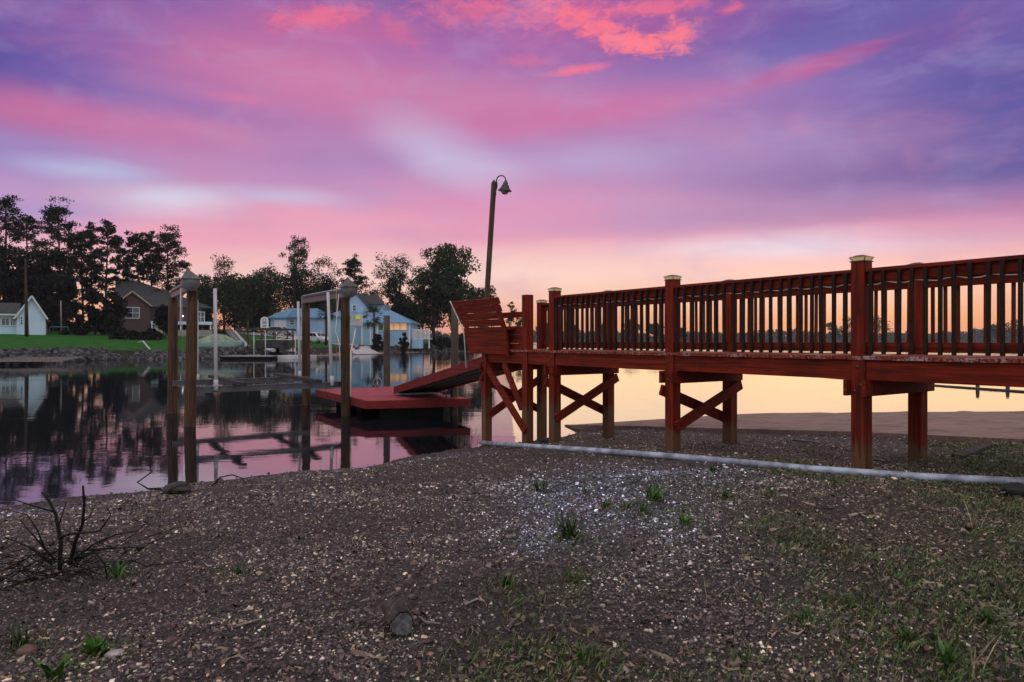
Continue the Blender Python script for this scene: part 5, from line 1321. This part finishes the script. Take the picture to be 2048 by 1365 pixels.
# white pipe lying on the shore
pts = [hit(a, b, .028) for a, b in ((962, 890), (1060, 893), (1180, 901), (1400, 918), (1620, 939), (1850, 955), (2048, 966), (2260, 978))]
pts[0].z = max(pts[0].z, .045)
m = MB(); m.tube(pts, .037, 14); tag(m.build('white_pipe', simple('dirty_white_pvc', (.27, .30, .38), .5, var=.5, scale=7), None, loc=tuple(pts[4])), 'long white plastic pipe lying across the gravel in front of the walkway', 'pipe')
# logs, sticks, stones
M_log = wood('charred_log_bark', (.022, .018, .017, 1), (.085, .07, .065, 1), 'x', math.radians(75), (.22, .20, .20, 1), .80)
p = hit(798, 1266); a = p + Vector((-.05, .16, .045)); b = p + Vector((.02, -.045, .055)); rr = np.random.default_rng(5)
lg = thing('log', 'short dark barky log chunk with pale cut end, on gravel at the bottom middle', 'log', p)
vs = []; fs = []; nr, na = 26, 40; ax_ = (b - a).normalized(); s1_ = ax_.cross(UP).normalized(); s2_ = s1_.cross(ax_)
rid = [rr.uniform(-1, 1) for _ in range(na)]
for i in range(nr):
    t = i / (nr - 1)
    for k in range(na):
        th = 2 * math.pi * k / na; rad = .050 * (1 + .06 * math.sin(3 * th + 2 * t) + .10 * rid[k] * (.6 + .4 * math.sin(9 * t + k)) + float(rr.normal(0, .035)))
        vs.append(a.lerp(b, t) + s1_ * (rad * math.cos(th)) + s2_ * (rad * math.sin(th)))
for i in range(nr - 1):
    for k in range(na): fs.append((i * na + k, i * na + (k + 1) % na, (i + 1) * na + (k + 1) % na, (i + 1) * na + k))
fs.append(tuple(range(na))); m = MB(); m.add(vs, fs); m.tube([a.lerp(b, .35) - s1_ * .035, a.lerp(b, .2) - s1_ * .085 + UP * .02], [.018, .010], 7); m.build('bark', M_log, lg)
ends = vs[(nr - 1) * na:]; m = MB(); m.add([b + (v - b) * .93 + ax_ * .004 for v in ends] + [b + ax_ * .006], [(k, (k + 1) % na, na) for k in range(na)]); m.build('cut_end', simple('weathered_cut_wood', (.085, .08, .09), .7, var=.6, scale=40), lg)
M_drift = wood('bleached_driftwood', (.16, .14, .13, 1), (.34, .30, .28, 1), 'x', .3, None)
def stick(pix_pts, r0, r1, name, lab, cat, m_, lift=.012):
    P = [hit(a, b, lift + (c if len(q) > 2 else 0)) for q in pix_pts for a, b, c in [tuple(q) + (0,) * (3 - len(q))]]
    m = MB(); m.tube(P, list(np.linspace(r0, r1, len(P))), 7); return tag(m.build(name, m_, None, loc=tuple(P[0])), lab, cat)
stick([(545, 1338), (575, 1330), (612, 1332)], .018, .010, 'driftwood_stick', 'dark curved driftwood piece at the bottom edge left of the log', 'driftwood', M_log)
stick([(472, 1255), (500, 1247), (520, 1241)], .007, .004, 'driftwood_stick', 'slim pale driftwood stick left of the log', 'driftwood', M_drift)
stick([(838, 1238), (850, 1248), (880, 1251)], .006, .004, 'driftwood_stick', 'forked pale stick right beside the dark log', 'driftwood', M_drift)
stick([(930, 1210), (955, 1200), (965, 1205)], .006, .004, 'driftwood_stick', 'short pale stick above and right of the log', 'driftwood', M_drift)
stick([(1003, 1082), (1015, 1065), (1035, 1060), (1045, 1050)], .008, .004, 'driftwood_stick', 'dark crooked stick on the bluish gravel', 'driftwood', M_log)
stick([(1700, 1032), (1730, 1026)], .010, .006, 'driftwood_stick', 'pale stick under the white pipe right of the nearest post', 'driftwood', M_drift)
stick([(1585, 880), (1640, 886)], .013, .010, 'driftwood_stick', 'thin pale stick on the gravel behind the pipe', 'driftwood', M_drift)
p = hit(1945, 912); m = MB(); m.obox(p + Vector((0, 0, .05)), (.95, .5, .18), (-.5, .95, 0), (0, 0, 1), .55, .13, .05); tag(m.build('old_plank', M_log, None, .006, loc=tuple(p)), 'weathered plank end lying on the gravel near the right edge', 'plank')
def rock(px, py, w, h_, lab, seed, g=(.10, .09, .09), p=None, sy=.8):
    p = hit(px, py) if p is None else p; bm = bmesh.new(); bmesh.ops.create_icosphere(bm, subdivisions=3, radius=.5); r = random.Random(seed)
    ph = [Vector((r.uniform(-1, 1), r.uniform(-1, 1), r.uniform(-1, 1))).normalized() for _ in range(9)]
    for v in bm.verts:
        q = v.co.normalized(); k = 1 + .08 * math.sin(5 * q.dot(ph[0]) + 1) + .05 * math.sin(9 * q.dot(ph[1]))
        for f_ in ph[2:]: k = min(k, .80 / max(.05, q.dot(f_)) if q.dot(f_) > .6 else k)
        v.co = Vector((q.x * w, q.y * w * sy, q.z * h_)) * .5 * k
    me = bpy.data.meshes.new('rock'); bm.to_mesh(me); bm.free(); me.materials.append(simple('stone_%d' % seed, g, .75, var=.35, scale=22, bump=.5)); o = bpy.data.objects.new('rock', me); COL.objects.link(o); o.location = p + Vector((0, 0, h_ * .22)); return tag(o, lab, 'rock')
rock(230, 1312, .075, .035, 'pale smooth flat stone beside the bright broad leaved weed', 1, (.30, .25, .25))
rock(2030, 992, .20, .15, 'black rock tucked under the right end of the white pipe', 2, (.012, .011, .011))
rock(1338, 1086, .06, .03, 'grey flat stone below the compact weed', 3, (.12, .13, .15)); rock(1195, 1135, .05, .03, 'dark stone right of the lower grassy tuft', 4, (.05, .045, .05))
rock(1285, 1145, .05, .03, 'pale angular stone in the right middle of the gravel', 5, (.22, .20, .22)); rock(55, 1308, .08, .05, 'reddish stone near the lower left corner', 6, (.10, .055, .045))
rock(1568, 993, .06, .02, 'pale flat chip of stone beside the yellow stemmed weed', 7, (.40, .38, .40)); rock(860, 1313, .032, .016, 'small orange stone chip right of the log', 8, (.30, .15, .10))
rock(1937, 828, .95, .16, 'long flat rock at the far water edge of the concrete ramp', 9, (.17, .13, .12), p=Vector((X(1937, 16.6), 16.6, .03)), sy=.5)
rock(1870, 830, .22, .12, 'small dark rock at the water edge left of the long flat rock', 10, (.08, .06, .055), p=Vector((X(1868, 16.7), 16.7, .02)))
rock(1233, 868, .42, .07, 'dark flat slab of stone at the foot of a walkway post', 11, (.03, .026, .025)); rock(1105, 884, .5, .10, 'dark broken footing stone at the post by the water', 12, (.035, .03, .03))
rock(355, 985, .32, .16, 'dark ragged lump of wood at the water edge under the left piles', 13, (.022, .018, .016)); rock(438, 967, .12, .09, 'small square dark block at the water edge', 14, (.04, .036, .034)); rock(628, 950, .07, .045, 'little dark stone on the water line', 15, (.03, .028, .028))
rock(1455, 1128, .05, .04, 'black stone in the right middle of the ground', 16, (.014, .013, .013)); rock(690, 1008, .07, .05, 'dark reddish stone left of the middle', 17, (.05, .03, .03))

# dead brush at the left
p0 = hit(128, 1150); br = thing('dead_brush', 'tangle of dark bare dead branches on the gravel at the left', 'dead brush', p0)
M_twig = simple('dark_dead_twig', (.009, .007, .006), .85, spec=.2, var=.5, scale=30, bump=.3)
def P(px, py, dd): return pix(px, py, p0.y + dd)
main = [([(140, 1130, 0), (150, 1085, .02), (165, 1050, .0), (169, 1010, -.03), (166, 972, -.05)], .013, .006),
        ([(120, 1140, 0), (122, 1085, .05), (112, 1030, .08), (100, 1005, .1), (84, 985, .12)], .014, .006), ([(100, 1005, .1), (96, 998, .1), (94, 990, .12)], .006, .003),
        ([(120, 1075, .04), (140, 1068, .0), (175, 1066, -.05), (200, 1062, -.1), (222, 1030, -.1), (214, 1015, -.12)], .008, .003), ([(112, 1025, .08), (60, 1010, .1), (15, 995, .15)], .006, .003),
        ([(110, 1120, 0), (70, 1075, .05), (40, 1040, .1)], .008, .003), ([(105, 1130, 0), (60, 1095, .0), (10, 1075, .05)], .008, .004), ([(140, 1125, 0), (185, 1090, -.05), (230, 1070, -.1), (275, 1062, -.12)], .007, .003),
        ([(150, 1120, 0), (190, 1105, -.05), (210, 1130, -.1), (215, 1160, -.12)], .010, .004), ([(150, 1105, 0), (200, 1098, 0), (285, 1095, .05)], .006, .003), ([(115, 1150, -.02), (60, 1160, -.1), (0, 1180, -.2)], .012, .008),
        ([(165, 1045, 0), (178, 1035, 0), (190, 1012, .02)], .005, .002), ([(118, 1050, .06), (128, 1020, .05), (133, 1005, .05)], .005, .002), ([(90, 1100, .02), (75, 1060, .0), (55, 1030, .02), (5, 1018, .05)], .006, .002)]
for pl, r0, r1 in main:
    m = MB(); m.tube([P(*q) for q in pl], list(np.linspace(r0 * .95, r1 * .95, len(pl))), 7); m.build('branch', M_twig, br)
rr = random.Random(4); tw = MB()
for k in range(130):
    b = p0 + Vector((rr.gauss(-.06, .24), rr.gauss(0, .18), rr.uniform(.0, .12))); a_ = rr.uniform(0, 6.28); L = rr.uniform(.08, .3); e_ = rr.uniform(-.05, .55)
    d1 = Vector((math.cos(a_), math.sin(a_), e_)); d2 = d1 + Vector((rr.gauss(0, .4), rr.gauss(0, .4), rr.gauss(0, .3))); q = b + d1 * L * .5
    tw.tube([b, q, q + d2 * L * .5], [.0036, .0026, .0012], 5)
tw.build('twigs', M_twig, br)
# thin sticks poking from the water edge
b = hit(352, 984); m = MB(); m.tube([b, pix(312, 978, b.y + .1), pix(296, 978, b.y + .1), pix(275, 965, b.y + .15), pix(303, 945, b.y + .2), pix(299, 930, b.y + .2), pix(306, 922, b.y + .2)], [.012, .011, .010, .009, .008, .006, .003], 6)
tag(m.build('bent_twig', M_twig, None, loc=tuple(b)), 'crooked bare twig sticking up from the shallows left of the piles', 'twig')
b = hit(425, 973); e_ = hit(492, 968); m = MB(); m.tube([b, pix(440, 955, b.y + .05), pix(465, 950, b.y + .1), pix(485, 957, b.y + .1), e_], [.009, .009, .008, .007, .005], 6)
tag(m.build('bent_twig', M_twig, None, loc=tuple(b)), 'thin twig arched over the water edge right of the piles', 'twig')
# ------------------------------------------------------------------ distant air
HAZE = 0.00018
if HAZE > 0:
    m = bpy.data.materials.new('thin_evening_haze'); m.use_nodes = True; nt = m.node_tree; nt.nodes.clear()
    o = nt.nodes.new('ShaderNodeOutputMaterial'); v = nt.nodes.new('ShaderNodeVolumePrincipled'); v.inputs['Color'].default_value = (.75, .72, .85, 1); v.inputs['Density'].default_value = HAZE
    nt.links.new(v.outputs[0], o.inputs['Volume'])
    hz = MB(); hz.box(-1800, 1950, -80, 1560, -4, 40); h = hz.build('haze', m); tag(h, kind='stuff')
